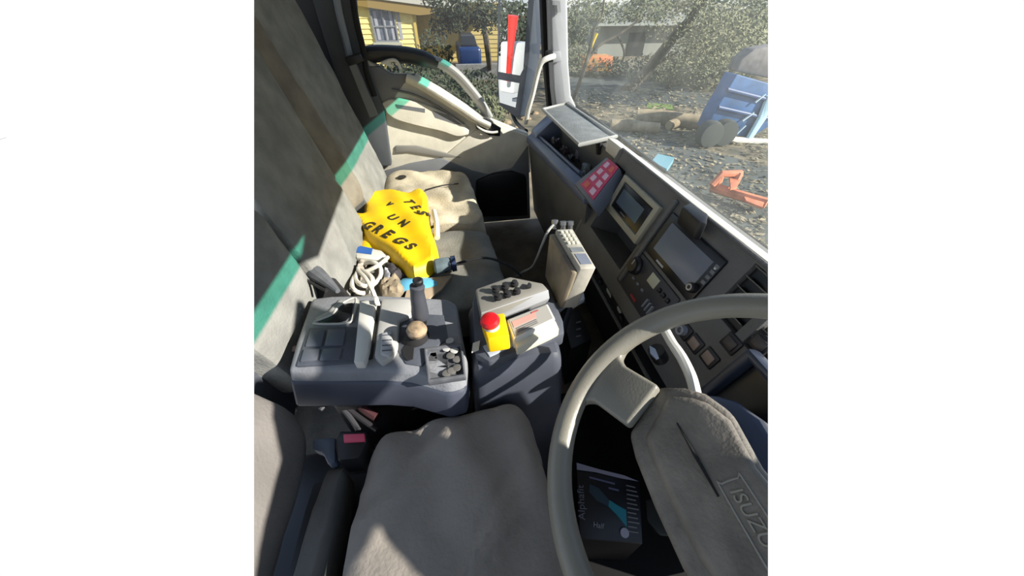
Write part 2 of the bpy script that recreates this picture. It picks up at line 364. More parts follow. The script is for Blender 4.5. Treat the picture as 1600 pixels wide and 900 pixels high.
# curved rail of the window opening
finish('window_rail', tube(B(), spline([P(558, 93, y=1.84), P(575, 86, y=1.84), P(600, 84, y=1.84), P(640, 87, y=1.84), P(668, 94, y=1.84), P(684, 101, y=1.84)], 6), [.036, .040]+[.046]*22+[.042, .040, .038, .036, .034, .034, .034], 12, flat=.7), mat('black door rail', (44, 46, 50), .5), dr)
finish('front_rail', tube(B(), spline([P(664, 91, y=1.84), P(690, 100, y=1.84), P(714, 117, y=1.84), P(737, 143, y=1.84), P(752, 163, y=1.84), P(764, 184, y=1.84)], 6), .030, 12, flat=.7), mat('sunlit door rail', (150, 150, 148), .5), dr)  # front of the same rail, greyed to paint the sun on it
struct('window_2', prism(B(), [(-.40, 1.868, .70), (.52, 1.868, .60), (.40, 1.868, 1.33), (-.40, 1.868, 1.33)], (0, .004, 0)), glass_mat('clear side glass', 0, (.95, .96, .95), .03), 'clear glass of the passenger door', smooth=False)
hk = thing('white_hook', 'white plastic hook lying on the window rail', 'hook', P(610, 98, y=1.80))
finish('hook_body', tube(B(), spline([P(596, 99, y=1.79), P(606, 95, y=1.79), P(616, 94, y=1.79), P(622, 99, y=1.79), P(626, 108, y=1.79)], 5), .007, 8), WHITE, hk)
finish('hook_plate', prism(B(), dpoly([(594, 99), (606, 97), (618, 104), (608, 104)], 1.785), (0, .012, 0)), WHITE, hk, bevel=.002)

# driver's side, behind the viewer
struct('wall_driver', box(B(), (-.74, -.56, FL), (.60, -.50, .80)), PLATE, 'driver side door lining', cut=False)

# ------------------------------------------------------------------ dashboard, passenger side
da = thing('dashboard', 'dark grey truck dashboard below the windscreen', 'dashboard', (.5, 1.0, .2))
e0, e1 = V((.372, 1.77, .618)), V((.388, .93, .683))
def prof(y, ex, ez): return [V((ex+.012, y, ez-.02)), V((.43, y, .19)), V((.61, y, .19)), V((.61, y, .60)), V((.61, y, .62)), V((ex+.03, y, ez-.05))]
finish('lower_panel', loft(B(), prof(1.78, e0.x, e0.z), prof(.94, e1.x, e1.z)), DASH, da, bevel=.008)
edge = lambda t: e0.lerp(e1, t)
# front rim and shelf
rim = [edge(0)+V((0, 0, -.03)), edge(0), edge(0)+V((.03, 0, .02)), edge(0)+V((.035, 0, -.03))]
rim2 = [edge(1)+V((0, 0, -.03)), edge(1), edge(1)+V((.03, 0, .02)), edge(1)+V((.035, 0, -.03))]
finish('front_rim', loft(B(), rim, rim2), DASHBLUE, da, bevel=.006)
inner = [edge(0)+V((.036, 0, -.03)), edge(0)+V((.036, 0, .022)), edge(0)+V((.044, 0, .026)), edge(0)+V((.044, 0, -.03))]
inner2 = [edge(.8)+V((.036, 0, -.03)), edge(.8)+V((.036, 0, .022)), edge(.8)+V((.044, 0, .026)), edge(.8)+V((.044, 0, -.03))]
finish('tray_lip', loft(B(), inner, inner2), DASHBLUE, da, bevel=.002)
finish('tray_floor', hexa(B(), [(.41, 1.74, .58), (.60, 1.74, .58), (.60, .95, .60), (.41, .95, .60), (.41, 1.74, .60), (.60, 1.74, .60), (.60, .95, .63), (.41, .95, .63)]), BLACK, da)
finish('tray_end', prism(B(), [(.385, 1.66, .60), (.53, 1.66, .60), (.53, 1.66, .765), (.40, 1.66, .655)], (0, .11, 0)), DASHBLUE, da, bevel=.006)
finish('screen_side_ledge', prism(B(), [(.515, 1.76, .60), (.545, 1.76, .60), (.545, 1.76, .765), (.515, 1.76, .765)], (0, -.82, 0)), DASH, da, bevel=.004)
finish('pale_top_pad', loft(B(), [(.505, 1.10, .76), (.545, 1.10, .76), (.545, 1.10, .795), (.508, 1.10, .804)], [(.510, .12, .76), (.545, .12, .76), (.540, .12, .806), (.513, .12, .812)]), DASHTOP, da, bevel=.006)
# raised lid
lid8 = [P(848, 175, z=.768), P(885, 165, z=.768), P(962, 218, z=.775), P(905, 231, z=.768)]
ldo = finish('raised_lid', prism(B(), lid8, (0, 0, .008)), mat('grey textured lid', (122, 125, 124), .7, vary=.07, vs=20, bump=.5, bs=200), da, bevel=.005)
finish('lid_rim', tube(B(), [p+V((0, 0, .010)) for p in lid8], .0065, 8, closed=True), mat('pale lid rim', (158, 158, 154), .6), ldo)
finish('hinge', tube(B(), [(.51, 1.50, .74), (.50, 1.50, .77)], .008, 8), BLACK, ldo)
finish('hinge', tube(B(), [(.515, 1.16, .73), (.505, 1.16, .775)], .012, 8), BLACK, ldo)
# sticker panel between tray and centre stack
q0 = V((.40, 1.0, .685)); qa = [PN(u, v, V((.44, .98, .74)), V((-.6, .12, .8))) for u, v in [(897, 287), (948, 245), (968, 262), (923, 320)]]
sp = finish('label_panel', prism(B(), qa, V((.6, -.12, -.8))*.05), mat('grey label panel', (104, 108, 116), .5), da, bevel=.004)
nrm = V((-.6, .12, .8)).normalized()
def q4(a, b, lift):                                # bilinear place on the sticker panel
    return qa[0].lerp(qa[1], a).lerp(qa[3].lerp(qa[2], a), b)+nrm*lift
def patch(name, a0, a1, b0, b1, lift, m, parent): return finish(name, prism(B(), [q4(a0, b0, lift), q4(a1, b0, lift), q4(a1, b1, lift), q4(a0, b1, lift)], -nrm*.002), m, parent, smooth=False)
stk = patch('warning_sticker', .10, .99, .22, .98, .0025, PINK, sp)
PALEP = mat('pale sticker print', (232, 190, 206), .5)
for i in range(4):
    for j in range(2):
        patch('sticker_print', .15+i*.21, .29+i*.21, .32+j*.36, .52+j*.36, .004, PALEP if (i+j) % 4 else mat('orange red print', (226, 96, 70), .5), stk)
# clutter in the tray
for u, v, sz, c, nm, lb, ct in [(868, 222, .020, (52, 46, 50), 'dark_cloth', 'dark crumpled cloth at the far end of the open dash tray', 'cloth'), (884, 234, .016, (74, 60, 66), 'brown_wrapper', 'brown wrapper in the middle of the open dash tray', 'wrapper'),
        (893, 247, .013, (40, 40, 46), 'black_clip', 'small black clip near the front lip of the open dash tray', 'clip'), (905, 240, .018, (120, 112, 120), 'grey_wrapper', 'grey wrapper under the near edge of the raised lid', 'wrapper'),
        (916, 262, .016, (176, 190, 194), 'clear_bottle_cap', 'pale shiny bottle cap at the near end of the dash tray', 'cap'), (909, 272, .014, (130, 142, 150), 'silver_foil', 'crumpled silver foil beside the label panel', 'foil'),
        (924, 250, .016, (44, 44, 48), 'black_plug', 'black plug under the near corner of the raised lid', 'plug'), (935, 243, .012, (150, 150, 150), 'metal_bracket', 'small grey metal bracket beside the lid hinge', 'bracket')]:
    p = P(u, v, z=.655)
    o = finish(nm, soft(B(), [p+V(q)*sz for q in [(-1, -1.4, -1), (1, -1, -1), (1.3, 1, -1), (-1, 1.2, -1), (-.6, -1, .4), (.8, -.7, .8), (.8, .8, .5), (-.8, .8, .9)]], 7, .3, wr=.012, ws=70), mat(nm+' stuff', c, .35))
    if o: tag(o, lb, ct)

# ------------------------------------------------------------------ centre stack
N0 = V((-.931, 0, .365)); S0 = V((.40, 0, .555)); SD = V((.365, 0, .931))
def to(y, s, d=0): return V((S0.x, y, S0.z))+SD*s-N0*d
cs = thing('centre_stack', 'dark centre stack of the dashboard holding displays and switches', 'dashboard', (.45, .6, .5))
holes = [(.668, .905, .035, .118, .11), (.888, .962, .128, .232, .02), (.325, .392, .155, .265, .02), (.24, .305, .155, .268, .02)]
finish('fascia', panel(B(), .02, .975, -.03, .272, holes, to, .12), DASH, cs, bevel=.0035)
finish('upper_edge', tube(B(), [to(.97, .272, .004), to(.0, .272, .004)], .005, 10), DASH, cs)
finish('passenger_side_edge', tube(B(), [to(.968, -.03, .006), to(.968, .27, .006)], .011, 10), mat('worn dash edge', (104, 102, 98), .5), cs)
finish('divider_rib', prism(B(), [to(.645, .02, 0), to(.632, .02, 0), to(.632, .262, 0), to(.645, .262, 0)], N0*.010), DASH, cs, bevel=.003)
def rect(name, y0, y1, s0, s1, h, th, m, parent, **k):   # block standing on the stack plane, h proud of it
    return finish(name, prism(B(), [to(y0, s0, -h), to(y1, s0, -h), to(y1, s1, -h), to(y0, s1, -h)], -N0*th), m, parent, **k)
# control display in its pale frame
cd = thing('control_display', 'small grey control display in a pale square frame', 'display', to(.765, .12))
finish('frame', panel(B(), .664, .866, .121, .229, [(.681, .849, .138, .216, .006)], lambda y, s, d=0: to(y, s, d-.014), .014), mat('beige frame', (166, 160, 140), .55, vary=.04), cd, bevel=.002)
rect('bezel', .683, .847, .140, .214, .012, .012, BLACKG, cd, bevel=.002)
rect('screen', .708, .832, .157, .200, .0128, .004, mat('plain grey display', (96, 108, 118), .15), cd, smooth=False)  # even grey display colour
rect('brand_mark', .76, .79, .146, .149, .0128, .002, mat('dim print', (120, 120, 120), .5), cd, smooth=False)
# infotainment unit
inf = thing('infotainment_unit', 'black radio navigation unit with a large blank screen', 'radio', to(.53, .14))
rect('bezel', .432, .628, .128, .238, .006, .02, BLACKG, inf, bevel=.003)
rect('screen', .452, .606, .149, .221, .0068, .004, screen_mat(), inf, smooth=False)
for yy, ss, r in ((.446, .158, .0105),):
    kb = finish('volume_knob', lathe(B(), to(yy, ss, -.006), N0, [(r, 0), (r, .012), (r*.8, .014), (.001, .014)], 24), BLACK, inf)
    finish('knob_ring', lathe(B(), to(yy, ss, -.018), N0, [(r*.75, 0), (r*.7, .003), (r*.4, .003), (r*.35, 0)], 24), STEEL, kb)
for k in range(4): rect('button', .434, .444, .176+k*.013, .184+k*.013, .008, .004, PLATE_D, inf, bevel=.001)
rect('button_print', .437, .441, .213, .217, .009, .003, WHITE, inf, smooth=False)
rect('unit_mark', .545, .575, .1335, .1385, .0068, .002, mat('grey print', (170, 170, 170), .5), inf, smooth=False)
# heater controls below
hc = thing('heater_control', 'dark heater control panel with a cream display and a round knob', 'heater control', to(.55, .07))
rect('face', .455, .655, .012, .118, .004, .01, mat('heater face', (52, 52, 56), .5), hc, bevel=.003)
kb = finish('dial', lathe(B(), to(.620, .084, -.004), N0, [(.023, 0), (.023, .006), (.018, .010), (.017, .016), (.001, .016)], 28), BLACK, hc)
rect('dial_mark', .6185, .6215, .086, .100, .0208, .001, mat('grey print', (170, 170, 170), .5), kb, smooth=False)
rect('lcd', .528, .562, .083, .110, .0055, .003, CREAM, hc, bevel=.001)
for k in range(3): rect('knob', .500-k*.018+.006, .510-k*.018+.006, .090, .100, .010, .008, BLACK, hc, bevel=.002)
for k in range(3): rect('push_button', .596-k*.024, .606-k*.024, .055, .062, .007, .004, PLATE_D, hc, bevel=.001)
for k in range(3): rect('lever', .515-k*.012, .519-k*.012, .035, .060, .012, .01, mat('grey lever', (130, 132, 136), .4), hc, bevel=.001)
rect('red_mark', .548, .575, .022, .028, .006, .003, mat('dull red print', (150, 40, 44), .5), hc, smooth=False)
# vents
for a in ((.327, .390, .158, .262), (.242, .303, .158, .265)):
    vt = thing('air_vent', 'black slatted air vent %s' % ('left of the other vent, above the wheel rim' if a[0] > .3 else 'nearest the right end of the dashboard'), 'vent', to(a[0], a[2]), 'air vents above the wheel')
    rect('housing', a[0], a[1], a[2], a[3], -.012, .006, BLACKG, vt)
    for k in range(5):
        s = a[2]+.012+k*.022
        finish('slat', prism(B(), [to(a[0]+.002, s, .010), to(a[1]-.002, s, .010), to(a[1]-.002, s+.004, -.001), to(a[0]+.002, s+.004, -.001)], SD*.002), DASH, vt)
# switches seen through the wheel
def switch(y, s, label, m, top=None, knob=False):
    t = thing('rocker_switch' if not knob else 'rotary_switch', label, 'switch', to(y, s), 'dash switches behind the wheel')
    rect('bezel', y-.017, y+.017, s-.016, s+.016, .004, .006, BLACK, t, bevel=.003)
    if knob: finish('knob', lathe(B(), to(y, s, -.004), N0, [(.011, 0), (.010, .012), (.006, .012), (.005, .005), (.001, .005)], 24), mat('mid grey knob', (150, 152, 156), .35), t)
    else: rect('rocker', y-.012, y+.012, s-.010, s+.010, .007, .004, m, t, bevel=.002)
DIM = mat('warm grey rocker', (140, 122, 108), .4); DK = mat('dark rocker', (58, 52, 52), .4)  # plain rocker colours, warm grey and dark
switch(.398, .082, 'round grey rotary switch seen through the steering wheel', DIM, knob=True)
switch(.362, .084, 'pale rocker switch right beside the round rotary switch', DIM)
switch(.322, .090, 'second pale rocker switch, lowest of the dash switches', DIM)
switch(.315, .140, 'dark rocker switch above the lowest pale rocker switch', DK)
switch(.283, .178, 'dark rocker switch highest and nearest the instrument binnacle', DK)
# instrument binnacle
ib = thing('instrument_binnacle', 'dark glossy instrument binnacle at the right end of the dashboard', 'instrument panel', to(.2, .1))
finish('hood', panel(B(), .03, .278, .03, .170, [(.05, .262, .045, .155, .03)], lambda y, s, d=0: to(y, s, d-.03), .03), mat('blue black hood', (48, 54, 66), .35), ib, bevel=.006)
finish('lens', prism(B(), [to(.26, .046, -.006), to(.05, .046, -.006), to(.05, .154, -.006), to(.26, .154, -.006)], -N0*.003), BLACKG, ib)
# sensor block on top
finish('dash_sensor', prism(B(), [P(u, v, z=.825) for u, v in [(1066, 322), (1079, 316), (1107, 334), (1105, 349), (1094, 347)]], (0, 0, -.04)), BLACK, None, bevel=.004)
tag(bpy.data.objects['dash_sensor'], 'small black block standing on the pale dash top by the windscreen', 'sensor')
# panel below the stack
lw = finish('lower_console', loft(B(), [(.405, .97, .53), (.47, .97, .19), (.60, .97, .19), (.60, .97, .55)], [(.405, .02, .53), (.47, .02, .19), (.60, .02, .19), (.60, .02, .55)]), BLACK, cs, bevel=.01)
def lowpt(y, t, h=0): return V((.405, y, .53)).lerp(V((.47, y, .19)), t)+V((-h, 0, -h*.2))
def lrect(name, y0, y1, t0, t1, h, m, parent=cs, **k): return finish(name, prism(B(), [lowpt(y0, t0, h), lowpt(y1, t0, h), lowpt(y1, t1, h), lowpt(y0, t1, h)], (.01, 0, .002)), m, parent, **k)
sc = thing('socket_panel', 'narrow black socket panel with two pale labels below the stack', 'socket panel', lowpt(.65, .2))
lrect('plate', .50, .86, .05, .22, .004, mat('worn black plate', (38, 38, 38), .5), sc, bevel=.003)
for y in (.70, .62): lrect('pale_label', y, y-.03, .10, .14, .006, mat('off white label', (200, 200, 190), .5), sc, smooth=False)
for y in (.80, .745, .585, .54): finish('socket', lathe(B(), lowpt(y, .13, .004), V((-1, 0, -.2)), [(.013, 0), (.013, .006), (.008, .006), (.007, .002), (.001, .002)], 20), BLACKG, sc)
finish('relay_box', box(B(), (.44, .60, .36), (.47, .72, .42)), mat('dark green casing', (28, 62, 44), .5), sc, bevel=.004)
finish('trim_strip', tube(B(), [lowpt(.97, .30, .004), lowpt(.03, .30, .004)], .006, 8), DASH, cs)

# ------------------------------------------------------------------ steering wheel
WC = V((.276, .104, .743)); WA = .60
E1 = V((0, 1, 0)); E2 = V((math.cos(WA), 0, math.sin(WA))); WN = V((-math.sin(WA), 0, math.cos(WA)))
def wp(a, b, h=0): return WC+E1*a+E2*b+WN*h
sw = thing('steering_wheel', 'large worn grey steering wheel with a lettered hub', 'steering wheel', WC-WN*.05)
finish('rim', tube(B(), [wp(.225*math.cos(t), .225*math.sin(t)) for t in [2*math.pi*k/96 for k in range(96)]], .0178, 14, closed=True, up=WN), WHEELM, sw)
SPK = [(.150, -.163), (.157, -.140), (.150, -.125), (.094, -.092), (.128, -.026), (.180, -.056), (.196, -.058), (.207, -.045), (.212, -.020), (.222, -.030), (.222, -.070), (.205, -.105), (.172, -.146)]
for sg in (1, -1):
    finish('spoke', prism(B(), [wp(a*sg, b, .004) for a, b in SPK], -WN*.022), WHEELM, sw, bevel=.007, seg=4)
H = -.012
hubp = [(.136, -.028), (.118, .004), (.100, .022), (.065, .036), (.0, .028), (-.065, .036), (-.100, .022), (-.118, .004), (-.136, -.028), (-.092, -.098), (-.06, -.104), (0, -.106), (.06, -.104), (.092, -.098)]
hub = finish('hub', loft(B(), [wp(a, b, H-.05) for a, b in hubp], [wp(a, b, H) for a, b in hubp]), HUBM, sw, bevel=.010, seg=3)
finish('horn_pad', loft(B(), [wp(a*.86, (b+.03)*.82-.024, H-.002) for a, b in hubp], [wp(a*.80, (b+.03)*.72-.022, H+.010) for a, b in hubp]), HUBM, hub, bevel=.006, seg=3)
finish('pad_slit', tube(B(), [wp(.074, -.030, H+.0105), wp(.03, -.030, H+.0115), wp(-.014, -.030, H+.0105)], [.0008, .0022, .0012], 8), MATTEBLACK, hub)
bd = [(a_-.026, b_) for a_, b_ in [(.022, -.001), (.018, .003), (-.075, .003), (-.079, -.001), (-.079, -.020), (-.075, -.023), (.018, -.023), (.022, -.020)]]
text('hub_lettering', 'ISUZU', wp(-.012, -.0165, H+.0108), -E1, E2, .0195, mat('pale hub lettering', (150, 146, 134), .4), hub, ext=.001, shear=.1)
finish('badge_outline', tube(B(), spline([wp(a, b, H+.0105) for a, b in bd], 3, True), .0011, 6, closed=True), mat('pale hub outline', (140, 136, 126), .45), hub)
finish('column_cover', loft(B(), [wp(a*.95, b*.9-.01, H-.12)+V((.10, 0, -.02)) for a, b in hubp], [wp(a*.98, b*.98+.02, H-.055)+V((.012, 0, 0)) for a, b in hubp]), mat('blue grey column cover', (62, 72, 92), .35), sw, bevel=.01)
finish('steering_column', tube(B(), [WC-WN*.08, V((.50, .10, .42))], .045, 20), BLACK, sw)
st = thing('column_stalk', 'pale curved stalk lever under the wheel rim', 'lever', wp(.10, .02, -.07))
finish('lever_arm', tube(B(), spline([P(1088, 622, z=.70), P(1080, 590, z=.705), P(1066, 560, z=.71), P(1050, 536, z=.715), P(1040, 518, z=.72)], 5), [.0085]*14+[.008]*7, 10), WHITE, st)
ky = thing('ignition_key', 'key and small pale tag hanging by the steering column', 'key', P(1025, 555, z=.62))
finish('lock_barrel', lathe(B(), P(1032, 560, z=.60), (-.5, .1, .8), [(.016, 0), (.016, .03), (.010, .03), (.001, .028)], 20), BLACK, ky)
finish('key_blade', prism(B(), [P(u, v, z=.64) for u, v in [(1015, 540), (1024, 545), (1030, 560), (1026, 562), (1016, 552)]], (0, 0, -.003)), STEEL, ky)

# ------------------------------------------------------------------ driver's seat
ds = thing('driver_seat', 'charcoal cloth driver seat in front of the steering wheel', 'seat', (-.08, .12, FL))
def cushion_fn(w_, a, b, c):
    if c > .3: w_ = w_+V((0, 0, -.02*((a-.5)**2*2)))
    q = w_.x*26-w_.y*30+1.5*noise.noise(V((w_.x*7, w_.y*7, 3))); f1 = max(0, math.sin(q))**3; f2 = max(0, math.sin(q*1.9+1.3))**4
    w_.z += c*(.010*math.sin(w_.x*48+w_.y*14)*math.exp(-((w_.y-.33)/.09)**2)+.0140*f1+.008*f2*(.4+.6*max(0, noise.noise(w_*6)+.5)))
    return w_
finish('cushion', soft(B(), [(-.27, -.22, .36), (.14, -.22, .36), (.115, .385, .36), (-.255, .365, .36), (-.265, -.22, .52), (.115, -.22, .52), (.085, .375, .515), (-.215, .335, .52)], 34, .22, wr=.009, ws=9, fn=cushion_fn), CHAR, ds)
finish('cushion_skirt', soft(B(), [(-.37, -.22, .20), (.08, -.22, .20), (.07, .33, .20), (-.37, .33, .20), (-.37, -.22, .40), (.08, -.22, .40), (.07, .33, .40), (-.37, .33, .40)], 8, .1), BLACK, ds)  # carried rearward to blacken the gap behind the cushion
finish('gap_dark_box', box(B(), (-.46, -.20, FL+.002), (-.24, .42, .33)), BLACK, ds, bevel=.01)  # black box put in to darken the floor gap beside the bolster
finish('seat_base', box(B(), (-.22, -.18, FL), (.05, .28, .22)), BLACK, ds, bevel=.01)
finish('backrest', soft(B(), [(-.50, -.20, .46), (-.335, -.20, .46), (-.335, .41, .46), (-.50, .44, .46), (-.62, -.16, 1.08), (-.46, -.16, 1.08), (-.46, .33, 1.08), (-.62, .36, 1.08)], 26, .32, wr=.010, ws=8), mat('shaded charcoal cover', (112, 108, 104), .93, vary=.06, vs=9, bump=.35, bs=140), ds)  # darker copy of the seat cover, offsetting stray light on the backrest
finish('side_bolster', soft(B(), [(-.335, -.2, .40), (-.275, -.2, .40), (-.262, .30, .40), (-.32, .30, .40), (-.325, -.2, .515), (-.283, -.2, .515), (-.262, .30, .505), (-.30, .30, .505)], 16, .4, wr=.006, ws=20), CHARDK, ds)
bk = thing('seat_belt_buckle', 'black seat belt buckle with a red release beside the driver seat', 'seat belt buckle', P(545, 690, z=.48))
pb = [P(u, v, z=.52) for u, v in [(530, 672), (572, 673), (574, 690), (560, 716), (527, 720), (522, 690)]]
bb = finish('buckle_body', prism(B(), pb, (0, 0, -.06)), BLACK, bk, bevel=.006)
finish('release_button', prism(B(), [P(u, v, z=.524) for u, v in [(536, 678), (569, 677), (570, 689), (537, 691)]], (0, 0, -.01)), mat('faded red release', (214, 84, 110), .45), bb, bevel=.0015)
finish('stalk', prism(B(), [P(u, v, z=.505) for u, v in [(487, 684), (524, 682), (524, 722), (512, 726), (503, 706), (487, 700)]], (0, 0, -.03)), mat('slate stalk', (84, 96, 114), .45), bk, bevel=.006)
# bits in the gap between the seats
for k, (pts, c, nm) in enumerate([([(500, 640), (520, 625), (545, 650), (560, 672)], (70, 70, 74), 'cable'), ([(528, 628), (545, 640), (565, 655), (590, 672)], (52, 50, 54), 'cable'), ([(556, 625), (572, 640), (590, 652)], (84, 50, 54), 'red_brown_strap')]):
    o = finish(nm, tube(B(), spline([P(u, v, z=.42) for u, v in pts], 5), .006 if k < 2 else .012, 8), mat('gap bits %d' % k, c, .6)); tag(o, ['grey cable in the dark gap beside the driver seat', 'dark cable nearest the buckle in the seat gap', 'red brown strap end in the gap beside the driver seat'][k], 'cable' if k < 2 else 'strap')

# ------------------------------------------------------------------ bench seats
def seat_fn(w_, a, b, c): return w_+V((0, 0, c*.006*math.sin(w_.x*40+w_.y*25)))
pseat = thing('passenger_seat', 'tan dusty outer passenger seat beside the far door', 'seat', (-.1, 1.45, FL))
finish('cushion', soft(B(), [(-.35, 1.20, .34), (.11, 1.17, .34), (.07, 1.72, .34), (-.35, 1.72, .34), (-.35, 1.20, .50), (.085, 1.18, .50), (.04, 1.70, .50), (-.34, 1.74, .51)], 26, .25, wr=.012, ws=9, fn=seat_fn), FABRIC_TAN, pseat)
finish('seat_box', box(B(), (-.33, 1.22, FL), (.04, 1.68, .36)), BLACK, pseat, bevel=.01)
finish('backrest', soft(B(), [(-.46, 1.29, .46), (-.33, 1.29, .46), (-.33, 1.70, .46), (-.46, 1.72, .46), (-.66, 1.30, 1.24), (-.53, 1.30, 1.24), (-.51, 1.66, 1.24), (-.66, 1.66, 1.24)], 26, .25, wr=.010, ws=7), FABRIC, pseat)
finish('brown_side_panel', soft(B(), [(-.50, 1.20, .52), (-.385, 1.20, .56), (-.35, 1.31, .56), (-.50, 1.31, .52), (-.70, 1.22, 1.22), (-.56, 1.22, 1.22), (-.53, 1.34, 1.22), (-.66, 1.34, 1.22)], 16, .3, wr=.008, ws=9), FABRIC_BROWN, pseat)
cr_ = [P(u, v, z=.512) for u, v in [(655, 300), (700, 285), (750, 262)]]
finish('seam', tube(B(), spline([P(664, 297, z=.508), P(690, 290, z=.512), (.0, 1.50, .508)], 5), .003, 6), BLACK, pseat)
finish('hole_patch', lathe(B(), P(628, 277, z=.515), (0, 0, 1), [(.020, 0), (.020, .003), (.001, .003)], 20), BLACK, pseat)
mseat = thing('middle_seat', 'grey middle passenger seat carrying the yellow bag', 'seat', (-.1, .95, FL))
finish('cushion', soft(B(), [(-.36, .70, .34), (.14, .70, .34), (.11, 1.13, .34), (-.36, 1.14, .34), (-.36, .70, .49), (.12, .71, .49), (.085, 1.13, .49), (-.34, 1.14, .49)], 26, .25, wr=.010, ws=9, fn=seat_fn), mat('dusty grey bench cloth', (122, 120, 112), .95, vary=.09, vs=12, bump=.5, bs=160), mseat)
finish('seat_box', box(B(), (-.34, .72, FL), (.08, 1.10, .36)), BLACK, mseat, bevel=.01)
finish('backrest', soft(B(), [(-.47, .74, .47), (-.345, .74, .47), (-.345, 1.17, .47), (-.47, 1.17, .47), (-.62, .74, 1.15), (-.50, .74, 1.15), (-.50, 1.16, 1.15), (-.62, 1.16, 1.15)], 26, .13, wr=.005, ws=5), FABRIC, mseat)
finish('seat_gap_strap', tube(B(), spline([P(695, 425, z=.52), P(720, 410, z=.53), (P(760, 403, z=.52)), P(795, 415, z=.50), P(815, 432, z=.47)], 5), .008, 8, flat=.4), MATTEBLACK, mseat)
fseat = thing('bench_seat', 'pale seat back piece behind the slate console', 'seat', (-.4, .58, .4))
finish('back_panel', soft(B(), [(-.50, .52, .42), (-.40, .52, .42), (-.37, .74, .42), (-.47, .74, .42), (-.56, .46, .86), (-.45, .46, .86), (-.42, .72, .84), (-.52, .72, .84)], 16, .2, wr=.006, ws=7), FABRIC, fseat)

# dark oddments at the seat foot: folded umbrella, netting
um = thing('folded_umbrella', 'dark folded umbrella leaning behind the slate console', 'umbrella', P(500, 440, z=.58))
finish('canopy', tube(B(), spline([P(470, 412, z=.62), P(500, 432, z=.615), P(528, 455, z=.61)], 6), [.012, .016, .018, .020, .021, .020, .018, .016, .014, .012, .010, .008, .006], 10), mat('grey umbrella cloth', (86, 88, 92), .7, vary=.1, vs=30), um)
finish('shaft', tube(B(), [P(452, 398, z=.63), P(474, 414, z=.62)], .004, 8), BLACK, um)
cl = finish('dark_jacket', pad(B(), [P(u, v, z=.58) for u, v in [(452, 408), (480, 405), (516, 422), (548, 460), (470, 462), (440, 448)]], .56, .035, wr=.012, ws=40), mat('near black cloth', (28, 28, 30), .9, vary=.2, vs=20))
tag(cl, 'crumpled black cloth behind the slate console under the umbrella', 'jacket')
ca = finish('thin_cable', tube(B(), spline([P(405, 372, z=.74), P(425, 392, z=.72), P(450, 415, z=.66), P(480, 438, z=.62), P(510, 455, z=.615)], 5), .004, 6), MATTEBLACK); tag(ca, 'thin black cable running down the seat back to the console', 'cable')
rb = thing('rear_storage_box', 'slate grey storage box at the left behind the console', 'box', (-.5, .5, .5))
finish('body', soft(B(), [(-.64, .44, .36), (-.46, .44, .36), (-.46, .60, .36), (-.64, .62, .36), (-.64, .46, .61), (-.475, .46, .61), (-.475, .60, .61), (-.64, .62, .61)], 10, .18), CONSD, rb)
finish('sunlit_box_patch', prism(B(), [P(u, v, z=.615) for u, v in [(380, 482), (410, 505), (412, 530), (402, 552), (380, 545)]], (0, 0, -.02)), mat('pink sunlit patch', (178, 158, 158), .6), rb, bevel=.005)  # pale pink piece paints a patch of sunlight behind the console
finish('body_bag', pad(B(), [P(u, v, z=.54) for u, v in [(425, 500), (470, 480), (478, 500), (452, 556), (420, 545), (416, 520)]], .50, .04, wr=.008, ws=50), mat('black bag cloth', (40, 40, 42), .6)); tag(bpy.data.objects['body_bag'], 'small crumpled black bag between console and storage box', 'bag')
rg = finish('sunlit_side_patch', pad(B(), [P(u, v, z=.575) for u, v in [(420, 512), (436, 512), (452, 520), (458, 537), (438, 542), (420, 536)]], .55, .02, wr=.006, ws=60), mat('pink sunlit pad', (176, 154, 150), .9)); tag(rg, 'pinkish sunlit patch laid left of the slate console', 'rag')  # pink pad paints the rest of that patch of sunlight

# ------------------------------------------------------------------ slate console with joystick
cz = .60
co = thing('slate_console', 'slate grey console with tray, lids and control lever between the seats', 'console', (-.2, .54, .4))
topo = [(450, 578), (462, 535), (487, 465), (520, 461), (590, 460), (640, 462), (700, 466), (714, 474), (722, 520), (730, 560), (727, 588), (700, 596), (640, 580), (600, 577), (520, 578)]
T = [P(u, v, z=cz) for u, v in topo]
Bt = [V((p.x*1.02-.003, p.y+(-.028 if p.y < .47 else 0), .515)) for p in T]
finish('body', loft(B(), Bt, T), CONS, co, bevel=.010, seg=3)
finish('shaded_side', loft(B(), [p+V((0, -.004, .001)) for p in Bt], [b_.lerp(t_, .72)+V((0, -.004, 0)) for b_, t_ in zip(Bt, T)]), mat('shaded slate side', (62, 66, 78), .5, vary=.06), co, bevel=.008)  # darker slate stands in for the shade on the console's near side
finish('pedestal', box(B(), (-.34, .46, FL), (-.06, .64, .49)), BLACK, co, bevel=.01)
def cpoly(px, z): return [P(u, v, z=z) for u, v in px]
finish('lid_panel', prism(B(), cpoly([(462, 572), (482, 512), (540, 509), (568, 512), (556, 566), (500, 570)], cz+.004), (0, 0, -.01)), CONSD, co, bevel=.003)
for qd in ([(484, 515), (508, 514), (502, 540), (476, 541)], [(512, 514), (540, 514), (536, 539), (506, 540)], [(474, 545), (500, 544), (494, 562), (468, 565)], [(504, 544), (535, 543), (530, 561), (498, 563)]):
    ins = finish('compartment_lid', prism(B(), cpoly(qd, cz+.008), (0, 0, -.006)), mat('dark lid', (84, 88, 96), .45), co, bevel=.003)
finish('hand_recess', prism(B(), cpoly([(497, 503), (520, 491), (532, 478), (552, 470), (548, 492), (540, 500), (516, 505)], cz+.003), (0, 0, -.004)), BLACKG, co, bevel=.0015)
